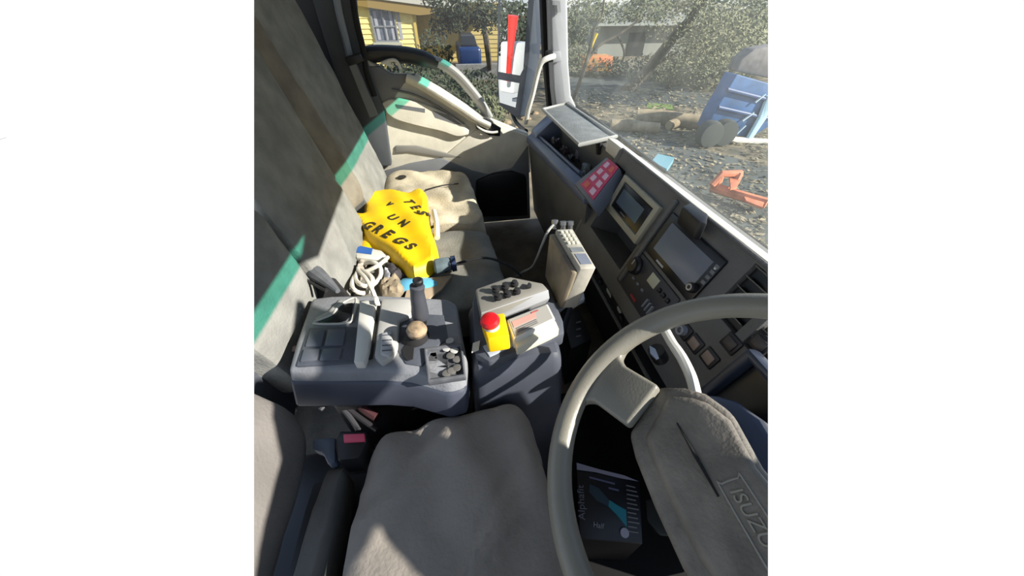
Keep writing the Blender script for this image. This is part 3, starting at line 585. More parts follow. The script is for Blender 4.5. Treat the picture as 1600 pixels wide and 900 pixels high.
finish('recess_frame', tube(B(), spline(cpoly([(490, 505), (518, 492), (532, 476), (556, 466), (552, 494), (542, 505)], cz+.003), 4, True), .003, 6, closed=True), mat('sunlit recess rim', (176, 175, 168), .5), co)  # rim paled to paint the sunlit edges of the recess
finish('sunlit_corner_plate', prism(B(), cpoly([(512, 486), (530, 468), (560, 466), (561, 472), (535, 474), (521, 488), (498, 500), (492, 497)], cz+.004), (0, 0, -.008)), mat('sunlit pale plate', (158, 157, 152), .5, vary=.05), co, bevel=.002)  # pale plate paints the sunlit corner of the console top
finish('broad_ridge', prism(B(), cpoly([(562, 470), (587, 468), (575, 545), (568, 566), (552, 566)], cz+.018), (0, 0, -.03)), mat('sunlit console ridge', (204, 202, 194), .5), co, bevel=.004)  # ridge paler than the console: sunlight put into its colour
finish('groove', prism(B(), cpoly([(588, 468), (594, 468), (582, 560), (576, 562)], cz+.002), (0, 0, -.004)), BLACK, co)
finish('raised_block', prism(B(), cpoly([(596, 466), (640, 466), (652, 480), (640, 492), (622, 500), (620, 540), (612, 556), (596, 566), (584, 556)], cz+.014), (0, 0, -.03)), mat('sunlit pale block', (172, 171, 166), .5, vary=.06), co, bevel=.005)  # block colour raised to carry the sunlight falling there
finish('grip_pad', prism(B(), cpoly([(596, 520), (612, 516), (614, 545), (606, 556), (594, 552)], cz+.020), (0, 0, -.01)), mat('pale worn pad', (176, 176, 176), .5), co, bevel=.003)
for vv in (524, 532, 540, 548): finish('pad_groove', tube(B(), cpoly([(597, vv), (612, vv-1)], cz+.0205), .0012, 6), CONSD, co)
finish('lever_well', prism(B(), cpoly([(626, 500), (655, 490), (694, 492), (700, 530), (676, 545), (660, 572), (634, 568), (622, 548)], cz+.003), (0, 0, -.005)), CONSD, co, bevel=.002)
finish('well_opening', prism(B(), cpoly([(629, 546), (640, 532), (647, 538), (645, 560), (636, 563), (630, 556)], cz+.006), (0, 0, -.004)), MATTEBLACK, co)
finish('small_tray', panel(B(), 0, 1, 0, 1, [(.06, .94, .08, .92, .010)], lambda y, s, d=0: P(662, 543, z=cz+.010).lerp(P(722, 535, z=cz+.010), y).lerp(P(668, 597, z=cz+.010).lerp(P(728, 588, z=cz+.010), y), s)+V((0, 0, -d)), .014), mat('worn tray plastic', (92, 94, 98), .5, vary=.1, vs=40), co, bevel=.002)
# lever
jy = thing('control_lever', 'black control lever with a worn round knob on the slate console', 'lever', P(650, 520, z=cz))
finish('gaiter', lathe(B(), P(650, 528, z=cz), (0, 0, 1), [(.030, 0), (.027, .01), (.020, .018), (.016, .03)], 20), MATTEBLACK, jy)
finish('round_knob', lathe(B(), P(652, 522, z=.628), (0.1, 0, 1), [(.012, -.004), (.019, .004), (.021, .013), (.017, .022), (.009, .026), (.001, .027)], 24), mat('worn brass knob', (142, 124, 100), .45, vary=.2, vs=60), jy)
finish('lever_shaft', tube(B(), [P(660, 505, z=.61), P(655, 470, z=.68)], .010, 12), BLACK, jy)
gp = finish('lever_grip', tube(B(), spline([P(657, 495, z=.64), P(655, 478, z=.672), P(652, 458, z=.705), P(652, 445, z=.725)], 4), [.017, .018, .018, .017, .016, .0155, .015, .0145, .014, .014, .0145, .015, .010], 14), mat('dark grip', (66, 68, 74), .4), jy)
finish('grip_button', lathe(B(), P(653, 440, z=.735), (0.1, -.1, 1), [(.010, -.004), (.010, .004), (.007, .006), (.001, .004)], 20), BLACK, gp)
for k, (u, v) in enumerate([(703, 533), (698, 545), (710, 548), (704, 556), (714, 562), (706, 580), (714, 575), (698, 584)]):
    o = finish('coin', lathe(B(), P(u, v, z=cz+.004), (.1*(k % 3-1), .1, 1), [(.0085, 0), (.0085, .002), (.006, .0025), (.001, .0025)], 16), mat('bright coin', (178, 178, 174), .4) if k < 3 else mat('dull coin', (104, 102, 98), .5))
    tag(o, 'small coin lying in the tray of the slate console', 'coin', 'coins in the console tray')

# ------------------------------------------------------------------ pedestal with button box, controller and emergency stop
pe = thing('control_pedestal', 'dark padded pedestal carrying the controls beside the steering wheel', 'pedestal', (.09, .48, FL))
finish('body', soft(B(), [(-.03, .33, FL), (.20, .33, FL), (.20, .62, FL), (-.03, .60, FL), (-.012, .40, .60), (.175, .40, .60), (.19, .60, .60), (-.01, .60, .60)], 16, .18, wr=.008, ws=8), mat('dark slate cover', (66, 70, 80), .6, vary=.08, vs=8), pe)
finish('top_plate', prism(B(), cpoly([(738, 470), (744, 450), (800, 432), (858, 446), (880, 500), (882, 520), (800, 552), (765, 566), (742, 552)], .615), (0, 0, -.04)), CONSD, pe, bevel=.006)
bx = thing('button_box', 'grey sloping box with two rows of black buttons on the pedestal', 'control box', P(800, 470, z=.62))
fT = [P(743, 451, z=.655), P(797, 432, z=.665), P(848, 442, z=.665), P(857, 452, z=.660), P(751, 489, z=.655)]
finish('housing', prism(B(), fT, (0, 0, -.045)), mat('warm grey box', (128, 126, 118), .5, vary=.05), bx, bevel=.004)
fr = [P(751, 489, z=.656), P(857, 452, z=.661), P(859, 466, z=.64), P(783, 497, z=.63), P(752, 498, z=.63)]
finish('front_slope', prism(B(), fr, (0, .01, -.02)), mat('pale box front', (150, 152, 154), .45), bx, bevel=.002)
for r in range(2):
    for k in range(3):
        u = 775+k*14.5+r*3.5; v = 452-k*4.6+r*12; p = P(u, v, z=.668)
        tb = finish('button', lathe(B(), p+V((0, 0, -.004)), (0, 0, 1), [(.0088, 0), (.0088, .005), (.0066, .006), (.0060, .011), (.001, .012)], 18), MATTEBLACK, bx)
finish('toggle', prism(B(), [P(u, v, z=.672) for u, v in [(821, 448), (826, 440), (831, 443), (830, 447)]], (0, 0, -.008)), MATTEBLACK, bx, bevel=.002)
mc = thing('controller_unit', 'white controller unit with a faded red label on the pedestal', 'controller', P(830, 505, z=.62))
tp = [P(792, 499, z=.645), P(856, 474, z=.645), P(868, 498, z=.645), P(803, 530, z=.645)]
finish('case', prism(B(), tp, (0, 0, -.035)), WHITE, mc, bevel=.003)
def mt(a, b, h=.0006): return tp[0].lerp(tp[1], a).lerp(tp[3].lerp(tp[2], a), b)+V((0, 0, h))
def mpatch(name, a0, a1, b0, b1, m, h=.0008): return finish(name, prism(B(), [mt(a0, b0, h), mt(a1, b0, h), mt(a1, b1, h), mt(a0, b1, h)], (0, 0, -.001)), m, mc, smooth=False)
mpatch('face_label', .04, .95, .06, .92, mat('grey label', (160, 158, 150), .5))
mpatch('red_label', .08, .62, .22, .52, mat('faded red label', (206, 150, 138), .5), .0016)
mpatch('red_arrow', .55, .72, .16, .22, mat('faded red print', (176, 84, 84), .5), .002)
for k in range(3): mpatch('printed_line', .12, .6, .60+k*.09, .63+k*.09, mat('grey print dark', (110, 106, 106), .5), .0018)
finish('side_box', prism(B(), [P(u, v, z=.632) for u, v in [(803, 532), (868, 500), (874, 514), (808, 544)]], (0, 0, -.025)), mat('cream case', (212, 206, 184), .5), mc, bevel=.003)
es = thing('emergency_stop', 'yellow emergency stop box with a red mushroom button', 'emergency stop', P(772, 530, z=.6))
eh = finish('housing', prism(B(), [P(u, v, z=.665) for u, v in [(750, 494), (788, 488), (796, 524), (762, 530)]], P(768, 552, z=.63)-P(765, 530, z=.665)), YELLOW, es, bevel=.004)
finish('collar', lathe(B(), P(768, 510, z=.665), (0, 0, 1), [(.016, 0), (.013, .010), (.009, .011)], 20), mat('pale collar', (190, 190, 184), .4), es)
finish('mushroom_button', lathe(B(), P(767, 506, z=.672), (-.15, -.05, 1), [(.010, 0), (.0185, .004), (.0195, .010), (.016, .017), (.009, .020), (.001, .0205)], 24), RED, es)
finish('base_plate', prism(B(), [P(u, v, z=.618) for u, v in [(754, 540), (798, 524), (806, 538), (765, 557)]], (0, 0, -.01)), mat('pale base', (170, 176, 184), .5), es, bevel=.002)
pc = finish('paper_scrap', prism(B(), [P(u, v, z=.618) for u, v in [(739, 536), (750, 532), (748, 546), (737, 550)]], (0, 0, -.003)), WHITE, None); tag(pc, 'tiny white paper scrap left of the emergency stop', 'paper')

# ------------------------------------------------------------------ terminal on a bracket
tm = thing('mobile_terminal', 'dusty grey radio terminal on a bracket beside the dashboard', 'terminal', V((.23, .6, .55)))
t8 = [P(868, 358, z=.72), P(895, 357, z=.72), P(932, 418, z=.72), P(906, 419, z=.72)]
dn = V((-.035, .0, -.155)); lowr = [t8[0]+V((-.012, 0, -.15)), t8[1]+V((-.01, 0, -.15)), t8[2]+V((-.028, .0, -.115)), t8[3]+V((-.028, 0.0, -.115))]
bm = B(); finish('case', loft(bm, lowr, t8), mat('dusty pale case', (166, 162, 150), .6, vary=.10, vs=14, bump=.2), tm, bevel=.004, seg=3)
def tt(a, b, h=.001): return t8[0].lerp(t8[1], a).lerp(t8[3].lerp(t8[2], a), b)+V((0, 0, h))
finish('back_shell', loft(B(), [p+V((-.006, 0, 0)) for p in [lowr[0], lowr[0].lerp(lowr[1], .4), lowr[3].lerp(lowr[2], .4), lowr[3]]], [p+V((-.016, 0, -.01)) for p in [t8[0], t8[0].lerp(t8[1], .4), t8[3].lerp(t8[2], .4), t8[3]]]), mat('stained beige shell', (150, 138, 112), .7, col2=(98, 88, 82), vs=10), tm, bevel=.006)
finish('window', prism(B(), [tt(.2, .68), tt(.85, .68), tt(.85, .92), tt(.2, .92)], (0, 0, -.002)), screen_mat(), tm, smooth=False)
finish('label_strip', prism(B(), [tt(.12, .52), tt(.85, .52), tt(.85, .63), tt(.12, .63)], (0, 0, -.002)), mat('grey strip', (120, 124, 126), .5), tm, smooth=False)
for r in range(4):
    for c_ in range(3): finish('key', prism(B(), [tt(.15+c_*.25, .08+r*.1, .004), tt(.33+c_*.25, .08+r*.1, .004), tt(.33+c_*.25, .14+r*.1, .004), tt(.15+c_*.25, .14+r*.1, .004)], (0, 0, -.005)), mat('pale key', (206, 204, 190), .5), tm, bevel=.001)
for u, v in ((867, 350), (880, 352), (891, 352)): finish('connector', lathe(B(), P(u, v, z=.715), (0, .3, 1), [(.007, -.012), (.007, .0), (.009, .001), (.009, .010), (.001, .011)], 14), STEEL, tm)
finish('bracket', prism(B(), [P(u, v, z=.58) for u, v in [(862, 474), (893, 465), (912, 455), (914, 466), (896, 477), (868, 485)]], (0, 0, -.015)), mat('pale bracket', (176, 176, 176), .45), tm, bevel=.003)
finish('bracket_arm', tube(B(), [P(890, 470, z=.575), (.20, .50, .55), (.17, .52, .50)], .012, 10), BLACK, tm)
cb = finish('terminal_cable', tube(B(), spline([P(866, 350, z=.715), P(856, 362, z=.71), P(846, 385, z=.66), P(838, 405, z=.60), P(830, 418, z=.52), P(812, 428, z=.45), P(800, 440, z=.35)], 6), .0035, 8), mat('pale grey cable', (150, 150, 146), .5)); tag(cb, 'pale cable curving from the terminal down to the floor', 'cable')
pd = thing('dark_foot_unit', 'black electronics unit on the floor below the terminal', 'electronics unit', P(905, 520, z=.30))
finish('case', prism(B(), [P(u, v, z=.34) for u, v in [(878, 490), (905, 482), (925, 530), (892, 545)]], (0, 0, -.2)), BLACK, pd, bevel=.004)
for v in (503, 514, 525): finish('print_mark', prism(B(), [P(u, vv, z=.343) for u, vv in [(900, v), (907, v-2), (908, v), (901, v+2)]], (0, 0, -.002)), mat('grey mark', (110, 110, 110), .5), pd, smooth=False)

# ------------------------------------------------------------------ on the middle seat
YB = mat('yellow bag plastic', (240, 196, 10), .5, vary=.04, vs=12); YP = mat('dark bag print', (52, 44, 20), .6)
bag = thing('yellow_bag', 'crumpled yellow plastic bag with dark lettering on the middle seat', 'bag', P(620, 350, z=.50))
bo = [P(u, v, z=.535) for u, v in [(563, 303), (575, 298), (600, 294), (640, 299), (655, 295), (666, 297), (668, 318), (672, 345), (682, 380), (686, 402), (672, 416), (645, 429), (634, 420), (615, 402), (592, 383), (572, 368), (556, 345), (548, 331), (566, 331)]]
def brise(c): return .0035*math.sin(c.x*60+c.y*22)
def bagz(x, y): return 0
finish('bag_sheet', pad(B(), bo, .50, .040, step=.010, wr=.0035, ws=11, edge=.022, rise=brise), YB, bag)
finish('under_fold', pad(B(), [P(u, v, z=.515) for u, v in [(563, 352), (590, 378), (602, 388), (592, 387), (563, 385), (560, 370)]], .498, .012, wr=.003, ws=30), YB, bag)
from mathutils.bvhtree import BVHTree
bsh = bpy.data.objects['bag_sheet']; bvh = BVHTree.FromPolygons([v.co+LOC[bsh] for v in bsh.data.vertices], [p.vertices[:] for p in bsh.data.polygons])
def surf(x, y):
    h = bvh.ray_cast(V((x, y, 1)), V((0, 0, -1))); return h[0].z if h[0] else None
def drape(o):                                   # lay one flat letter on the slope of the bag under it
    c = LOC[o]; e_ = .010; z0 = surf(c.x, c.y)
    if z0 is None: z0 = .51
    q = [surf(c.x+a, c.y+b) for a, b in ((e_, 0), (-e_, 0), (0, e_, ), (0, -e_))]; q = [z0 if k is None else k for k in q]
    gx, gy = (q[0]-q[1])/(2*e_), (q[2]-q[3])/(2*e_)
    for v in o.data.vertices: v.co.z = z0+gx*v.co.x+gy*v.co.y+(.0028 if v.co.z > 0 else -.003)-c.z
def bagtext(s, a, b, size, sh=.0):
    p, q = P(*a, z=.56), P(*b, z=.56); d = (q-p).normalized(); up = V((0, 0, 1)).cross(d)
    # each letter sits on the bag surface
    adv = (q-p).length/len(s)
    for i, ch in enumerate(s):
        drape(text('printed_letter', ch, p+d*adv*i, d, up, size, YP, bag, ext=.006, shear=sh, off=.0016))
bagtext('TEST', (628, 309), (674, 345), .056)
bagtext('UN', (601, 333), (634, 352), .052)
bagtext('V', (600, 314), (614, 322), .036)
bagtext('GREGS', (562, 345), (648, 390), .056)
finish('eyelet', lathe(B(), P(642, 413, z=.530), (0, 0, 1), [(.007, 0), (.007, .006), (.003, .006), (.002, .002)], 16), mat('blue eyelet', (60, 110, 150), .4), bag)
pk = thing('blue_white_packet', 'white packet with a blue band sticking out under the bag', 'packet', P(575, 392, z=.5))
finish('packet', prism(B(), [P(u, v, z=.52) for u, v in [(556, 388), (562, 384), (596, 391), (606, 398), (604, 408), (556, 402)]], (0, 0, -.025)), WHITE, pk, bevel=.004)
finish('blue_band', prism(B(), [P(u, v, z=.5225) for u, v in [(558, 387), (563, 384), (582, 388), (580, 397), (557, 394)]], (0, 0, -.003)), mat('blue print', (46, 96, 170), .4), pk, smooth=False)
cd_ = finish('white_rope', tube(B(), spline([P(u, v, z=.525+.012*math.sin(i*1.7)) for i, (u, v) in enumerate([(606, 402), (592, 414), (573, 424), (556, 430), (550, 445), (556, 455), (570, 458), (580, 450), (582, 436), (572, 426), (561, 422), (556, 436), (566, 446), (582, 445), (594, 432), (594, 418), (584, 410), (570, 412), (560, 420), (572, 436), (581, 452), (588, 470)])], 6), .0065, 8), mat('white cord sheath', (206, 202, 188), .7)); tag(cd_, 'loosely coiled white cord beside the yellow bag', 'cord')
pg = finish('white_plug', prism(B(), [P(u, v, z=.628) for u, v in [(583, 463), (590, 462), (593, 472), (585, 473)]], (0, 0, -.012)), WHITE, bevel=.002); tag(pg, 'small white plug at the end of the cord on the console', 'plug')
pl = thing('light_blue_disc', 'light blue plastic disc lying in front of the yellow bag', 'lid', P(648, 438, z=.5))
finish('disc', pad(B(), [P(u, v, z=.52) for u, v in [(617, 436), (628, 429), (648, 426), (668, 427), (682, 433), (684, 440), (670, 444), (650, 447), (628, 448)]], .50, .012, wr=.004, ws=40), mat('light blue plastic', (104, 180, 216), .35), pl)
en = finish('beige_envelope', prism(B(), [P(u, v, z=.505) for u, v in [(640, 438), (706, 430), (690, 452), (668, 468), (632, 466)]], (0, 0, -.006)), mat('beige paper', (170, 152, 128), .8, vary=.06), None); tag(en, 'beige paper sheet under the light blue disc', 'paper')
gj = thing('clear_jar', 'clear plastic jar lying beside the point of the yellow bag', 'jar', P(695, 415, z=.5))
finish('jar_body', lathe(B(), P(678, 417, z=.53), P(708, 412, z=.53)-P(678, 417, z=.53), [(.018, 0), (.024, .006), (.024, .045), (.020, .052)], 20), mat('smoky jar plastic', (96, 108, 112), .15, vary=.1, vs=30), gj)
finish('jar_lid', lathe(B(), P(705, 412.5, z=.53), P(708, 412, z=.53)-P(678, 417, z=.53), [(.025, 0), (.025, .014), (.001, .014)], 20), mat('dark blue lid', (40, 54, 84), .4), gj)
tw = finish('white_sack_edge', tube(B(), spline([P(678, 330, z=.52), P(682, 350, z=.52), P(683, 372, z=.51)], 5), .010, 10), WHITE); tag(tw, 'white folded sack edge showing right of the yellow bag', 'sack')
for k, (px, c, nm, lb, ct) in enumerate([([(560, 404), (572, 398), (570, 420), (556, 440), (553, 420)], (150, 140, 128), 'crumpled_tissue', 'crumpled greyish tissue left of the white cord', 'tissue'),
        ([(590, 440), (620, 425), (632, 448), (620, 462), (596, 464)], (128, 116, 96), 'brown_rag', 'brown grey rag between the cord and the lever', 'rag'),
        ([(600, 408), (616, 408), (634, 426), (612, 432), (600, 424)], (60, 56, 60), 'dark_glove', 'dark crumpled glove under the point of the yellow bag', 'glove'),
        ([(596, 420), (612, 416), (614, 440), (602, 446)], (150, 152, 160), 'clear_wrapper', 'pale crumpled wrapper between the cord and the blue disc', 'wrapper')]):
    o = finish(nm, pad(B(), [P(u, v, z=.515) for u, v in px], .498, .02, wr=.01, ws=70, step=.007, edge=.015), mat('oddment cloth %d' % k, c, .8, vary=.15, vs=40)); tag(o, lb, ct)
    
# ------------------------------------------------------------------ footwell, driver's side
fb = thing('black_carton', 'black printed carton with a teal picture standing in the driver footwell', 'carton', P(950, 790, z=.12))
F4 = [P(901, 733, z=.33), P(1000, 750, z=.33), P(1004, 850, z=.29), P(906, 842, z=.29)]
nB = (F4[1]-F4[0]).cross(F4[3]-F4[0]).normalized()
if nB.z < 0: nB = -nB
finish('carton_body', loft(B(), F4, [V((p.x, p.y, FL+.0125)) for p in F4]), mat('black print', (13, 13, 18), .4), fb, bevel=.002)
def ft(a, b, h=.001): return F4[0].lerp(F4[1], a).lerp(F4[3].lerp(F4[2], a), b)+nB*h
def fpoly(name, ab, m, h=.0015): return finish(name, prism(B(), [ft(a, b, h) for a, b in ab], -nB*.001), m, fb, smooth=False)
GP = mat('grey lettering', (150, 150, 160), .5)
fpoly('pale_top_edge', [(0, -.10), (.35, -.06), (.75, -.03), (.97, .03), (.7, .03), (.3, .0), (0, .01)], mat('lilac grey edge', (150, 146, 162), .6), .004)
fpoly('teal_picture', [(.50, .40), (.62, .46), (.76, .52), (.76, .78), (.62, .62), (.48, .50)], mat('teal picture', (20, 128, 144), .4))
fpoly('hand_picture', [(.20, .20), (.34, .24), (.50, .40), (.48, .50), (.30, .44), (.18, .32)], mat('dark teal picture', (38, 58, 70), .4))
text('side_lettering', 'Alphafit', ft(.10, .74, .002), F4[0]-F4[3], F4[0]-F4[1], .021, mat('dim lettering', (112, 112, 122), .5), fb)
text('front_lettering', 'Half', ft(.22, .82, .002), F4[1]-F4[0], F4[0]-F4[3], .014, GP, fb)
fpoly('title_line', [(.20, .08), (.60, .12), (.60, .15), (.20, .11)], mat('dim lilac print', (96, 96, 124), .5))
fpoly('title_line', [(.50, .20), (.66, .215), (.66, .245), (.50, .23)], mat('dim lilac print', (96, 96, 124), .5))
for k in range(11): fpoly('text_line', [(.78, .12+k*.07), (.92+.02*(k % 3), .13+k*.07), (.92+.02*(k % 3), .15+k*.07), (.78, .14+k*.07)], mat('dim print', (70, 70, 92), .5))
finish('round_mark', lathe(B(), ft(.72, .86, .001), nB, [(.009, 0), (.009, .002), (.001, .002)], 20), mat('white mark', (170, 170, 186), .5), fb)
fm_ = finish('footwell_dark_sheet', box(B(), (.12, -.40, FL+.001), (.615, .60, FL+.012)), mat('black footwell sheet', (16, 16, 17), .95), None, bevel=.003); tag(fm_, 'added black sheet darkening the driver footwell under the carton', 'floor mat')  # black sheet added to darken the too bright footwell floor
pdl = thing('brake_pedal', 'dark round brake pedal in the driver footwell', 'pedal', P(1040, 820, z=.15))
finish('pad', prism(B(), [P(u, v, z=.25) for u, v in [(1008, 780), (1040, 778), (1062, 800), (1064, 838), (1030, 836), (1010, 812)]], (.005, 0, -.012)), mat('worn pedal rubber', (54, 58, 56), .6), pdl, bevel=.005)
finish('pedal_arm', tube(B(), [P(1040, 808, z=.24), (.50, .22, .35)], .010, 8), BLACK, pdl)

# ------------------------------------------------------------------ outside: mirror
mr = thing('side_mirror', 'tall black side mirror with two glasses outside the passenger window', 'mirror', P(800, 100, y=2.2))
MP = P(803, 60, y=2.15); d_in = (MP-EYE).normalized(); rfl = V((-.80, .52, -.035)).normalized(); mn = (rfl-d_in).normalized()
def mpt(u, v, h=0): return PN(u, v, MP, mn)+mn*h
finish('housing', prism(B(), [mpt(*q) for q in [(779, -60), (832, -60), (834, 0), (826, 90), (812, 182), (806, 184), (779, 164), (776, 120)]], -mn*.07), mat('dark blue grey housing', (58, 66, 78), .4), mr, bevel=.006)
MIR = mat('mirror silver', (235, 238, 240), .01, metal=1.0)
finish('main_glass', prism(B(), [mpt(*q, .002) for q in [(785, -50), (826, -50), (826, 0), (818, 108), (813, 118), (779, 112)]], -mn*.003), MIR, mr, smooth=False)
finish('lower_glass', prism(B(), [mpt(*q, .002) for q in [(779, 124), (812, 130), (806, 168), (781, 160)]], -mn*.003), MIR, mr, smooth=False)
finish('support_arm', tube(B(), spline([P(800, 176, y=2.2), P(806, 190, y=2.15), P(815, 200, y=2.05), P(822, 205, y=1.9)], 4), .012, 8), BLACK, mr)

# ------------------------------------------------------------------ outside: yard and street
GZ = -1.1
def G(u, v, z=GZ): return P(u, v, z=z)
struct('floor_yard', prism(B(), [V((-14, 2.3, GZ)), V((60, 2.3, GZ)), V((60, 60, GZ)), V((-14, 60, GZ))], (0, 0, -.1)), mat('dry leaf littered ground', (126, 114, 90), .95, col2=(58, 58, 50), vs=2.2, bump=.6, bs=6), 'dry leaf littered ground', smooth=False)
bpy.data.objects['floor_yard'].name = 'floor_outside'
rd = struct('floor_road', prism(B(), [G(905, 182, GZ+.01), G(1200, 260, GZ+.01), G(1230, 330, GZ+.01), G(1180, 420, GZ+.01), G(1000, 240, GZ+.01)], (0, 0, -.05)), mat('grey asphalt', (72, 76, 72), .9, vary=.15, vs=2), 'grey asphalt beside the truck', smooth=False)
struct('trim_4', prism(B(), [G(888, 122, GZ+.012), G(990, 118, GZ+.012), G(1120, 150, GZ+.012), G(1105, 168, GZ+.012), G(900, 160, GZ+.012)], (0, 0, -.05)), mat('dark asphalt', (58, 64, 62), .9, vary=.1, vs=2), 'dark strip of road under the trees', smooth=False)

def leaves(bm, c, rad, n, size, rnd):
    c = V(c)
    for i in range(n):
        while True:
            d = V((rnd.uniform(-1, 1), rnd.uniform(-1, 1), rnd.uniform(-1, 1)))
            if .3 < d.length < 1: break
        p = c+V((d.x*rad[0], d.y*rad[1], d.z*rad[2])); s = size*rnd.uniform(.6, 1.4)
        a = V((rnd.gauss(0, 1), rnd.gauss(0, 1), rnd.gauss(0, 1))).normalized(); b = a.orthogonal().normalized()
        bm.faces.new([bm.verts.new(p+a*s), bm.verts.new(p+b*s*.5), bm.verts.new(p-a*s), bm.verts.new(p-b*s*.5)])
def crown(name, blobs, m, parent, seed, size, cut=True):
    bm = B(); r = random.Random(seed)
    for c, rad, n in blobs: leaves(bm, c, rad, n, size, r)
    me = bpy.data.meshes.new(name); 
    return finish(name, bm, m, parent, smooth=False, cut=cut)
def leafmat(name, c, c2): return mat(name, c, .8, col2=c2, vs=3)
LG = leafmat('olive leaves', (112, 114, 84), (66, 74, 56)); LD = leafmat('dark leaves', (58, 66, 46), (34, 42, 30)); LP = leafmat('pale dusty leaves', (134, 132, 100), (84, 88, 66))
BARK = mat('grey brown bark', (92, 84, 72), .9, col2=(54, 50, 44), vs=5, bump=.8, bs=20)

r_ = random.Random(5); bm = B()
for k in range(5200):
    u = r_.uniform(890, 1200); v = r_.uniform(140, 385)
    if 225 < v and r_.random() < .45: continue
    p = G(u, v, GZ+.03); s_ = r_.uniform(.015, .05)*(1+.6*p.y/8)
    a = V((r_.gauss(0, 1), r_.gauss(0, 1), r_.gauss(0, .25))).normalized(); b = V((-a.y, a.x, r_.gauss(0, .3))).normalized()
    bm.faces.new([bm.verts.new(p+a*s_), bm.verts.new(p+b*s_*.5), bm.verts.new(p-a*s_), bm.verts.new(p-b*s_*.5)])
lf = finish('leaf_litter', bm, mat('dry fallen leaves', (158, 144, 116), .9, col2=(78, 74, 58), vs=9), smooth=False); tag(lf, 'dry fallen leaves scattered over the yard beyond the windscreen', 'leaves', kind='stuff')
# yellow house
HY = 18.0
ho = thing('yellow_house', 'yellow weatherboard house seen through the passenger window', 'house', (0, HY+2, GZ))
SID = mat('yellow weatherboard', (226, 206, 134), .8, vary=.03)
def boards(u0, u1, y, vtop, m):
    bm = B(); a = P(u0, 60, y=y).x; b = P(u1, 60, y=y).x; zt = P(600, vtop, y=y).z; z = GZ
    while z < zt:
        hexa(bm, [(a, y-.03, z), (b, y-.03, z), (b, y+.1, z), (a, y+.1, z), (a, y, min(z+.17, zt)), (b, y, min(z+.17, zt)), (b, y+.1, min(z+.17, zt)), (a, y+.1, min(z+.17, zt))]); z += .17
    return bm
finish('wall', boards(505, 652, HY, 2, SID), SID, ho, smooth=False)
a, b = P(652, 60, y=HY), P(652, 60, y=HY)
finish('side_wall', box(B(), (a.x-.1, HY, GZ), (a.x, HY+1.6, P(600, 2, y=HY).z)), SID, ho, smooth=False)
finish('recessed_wall', boards(640, 800, HY+1.6, 4, SID), mat('cream render wall', (172, 154, 98), .8, vary=.03), ho, smooth=False)
finish('corner_board', box(B(), (a.x-.06, HY-.06, GZ), (a.x+.04, HY+.04, P(600, 4, y=HY).z)), mat('pale yellow corner board', (186, 162, 82), .7), ho)
wn = [P(u, v, y=HY) for u, v in [(579, 13), (617, 13), (622, 66), (586, 66)]]
wx0, wx1, wz0, wz1 = P(582, 40, y=HY).x, P(620, 40, y=HY).x, P(600, 66, y=HY).z, P(600, 12, y=HY).z
wf = finish('window_frame', panel(B(), wx0, wx1, wz0, wz1, [(wx0+.06, (wx0+wx1)/2-.02, wz0+.06, wz1-.06, .06), ((wx0+wx1)/2+.02, wx1-.06, wz0+.06, wz1-.06, .06)], lambda y, s, d=0: V((y, HY-.08+d, s)), .12), mat('grey window frame', (120, 122, 124), .5), ho, smooth=False)
finish('pane', box(B(), (wx0+.05, HY-.03, wz0+.05), (wx1-.05, HY-.02, wz1-.05)), mat('house glass', (70, 76, 86), .1, vary=.3, vs=4), wf, smooth=False)
for k in range(4): finish('curtain', box(B(), (wx0+.12+k*.3, HY-.035, wz0+.08), (wx0+.24+k*.3, HY-.03, wz1-.1)), mat('pale curtain', (150, 150, 156), .8), wf, smooth=False)
finish('glazing_bar', box(B(), (wx0+.05, HY-.07, wz0+.5), (wx1-.05, HY-.03, wz0+.55)), mat('grey window frame', (120, 122, 124), .5), wf, smooth=False)
finish('sill', box(B(), (wx0-.1, HY-.16, wz0-.1), (wx1+.1, HY, wz0)), mat('white sill', (170, 168, 150), .6), ho)
finish('eave', prism(B(), [P(u, v, y=HY-.3) for u, v in [(505, -60), (720, -40), (716, 12), (690, 12), (555, -6), (505, -14)]], (0, .15, 0)), mat('white fascia', (176, 172, 160), .6), ho, smooth=False)
finish('soffit', prism(B(), [P(u, v, y=HY-.25) for u, v in [(505, -20), (560, -6), (690, 10), (676, 22), (655, 24), (545, 7), (505, 4)]], (0, .25, 0)), mat('tan soffit', (132, 110, 60), .8), ho, smooth=False)
finish('roof', prism(B(), [(P(505, 0, y=HY).x, HY-.3, 1.2), (P(830, 0, y=HY).x, HY-.3, 1.2), (P(830, 0, y=HY).x, HY+3, 3.2), (P(505, 0, y=HY).x, HY+3, 3.2)], (0, 0, .1)), mat('grey tiles', (110, 104, 98), .8), ho, smooth=False)

# plants and car by the house
tr = thing('shade_tree', 'dark leafy tree in front of the yellow house', 'tree', G(760, 112))
crown('crown', [(P(700, 10, y=12), (.55, .6, .30), 420), (P(750, 5, y=12), (.9, .9, .55), 900), (P(690, 40, y=12.2), (.35, .4, .25), 200), (P(715, 32, y=12), (.35, .4, .3), 300), (P(760, 30, y=12), (.45, .5, .35), 420), (P(675, -5, y=12), (.4, .5, .25), 200)], LD, tr, 3, .055)
finish('trunk', tube(B(), spline([G(766, 118), P(762, 80, y=13), P(756, 40, y=12.6), P(748, -10, y=12.3)], 4), .09, 8), BARK, tr)
def shrub(name, label, u, v, y, rad, n, m, seed, size=.05, group=None, z=None):
    p = P(u, v, y=y); p.z = GZ+rad[2]*.8 if z is None else z
    t = thing(name, label, 'shrub', (p.x, p.y, GZ), group)
    crown('foliage', [(p, rad, n)], m, t, seed, size)
    finish('stem', tube(B(), [(p.x, p.y, GZ), (p.x+.05, p.y, GZ+rad[2])], .03, 6), BARK, t)
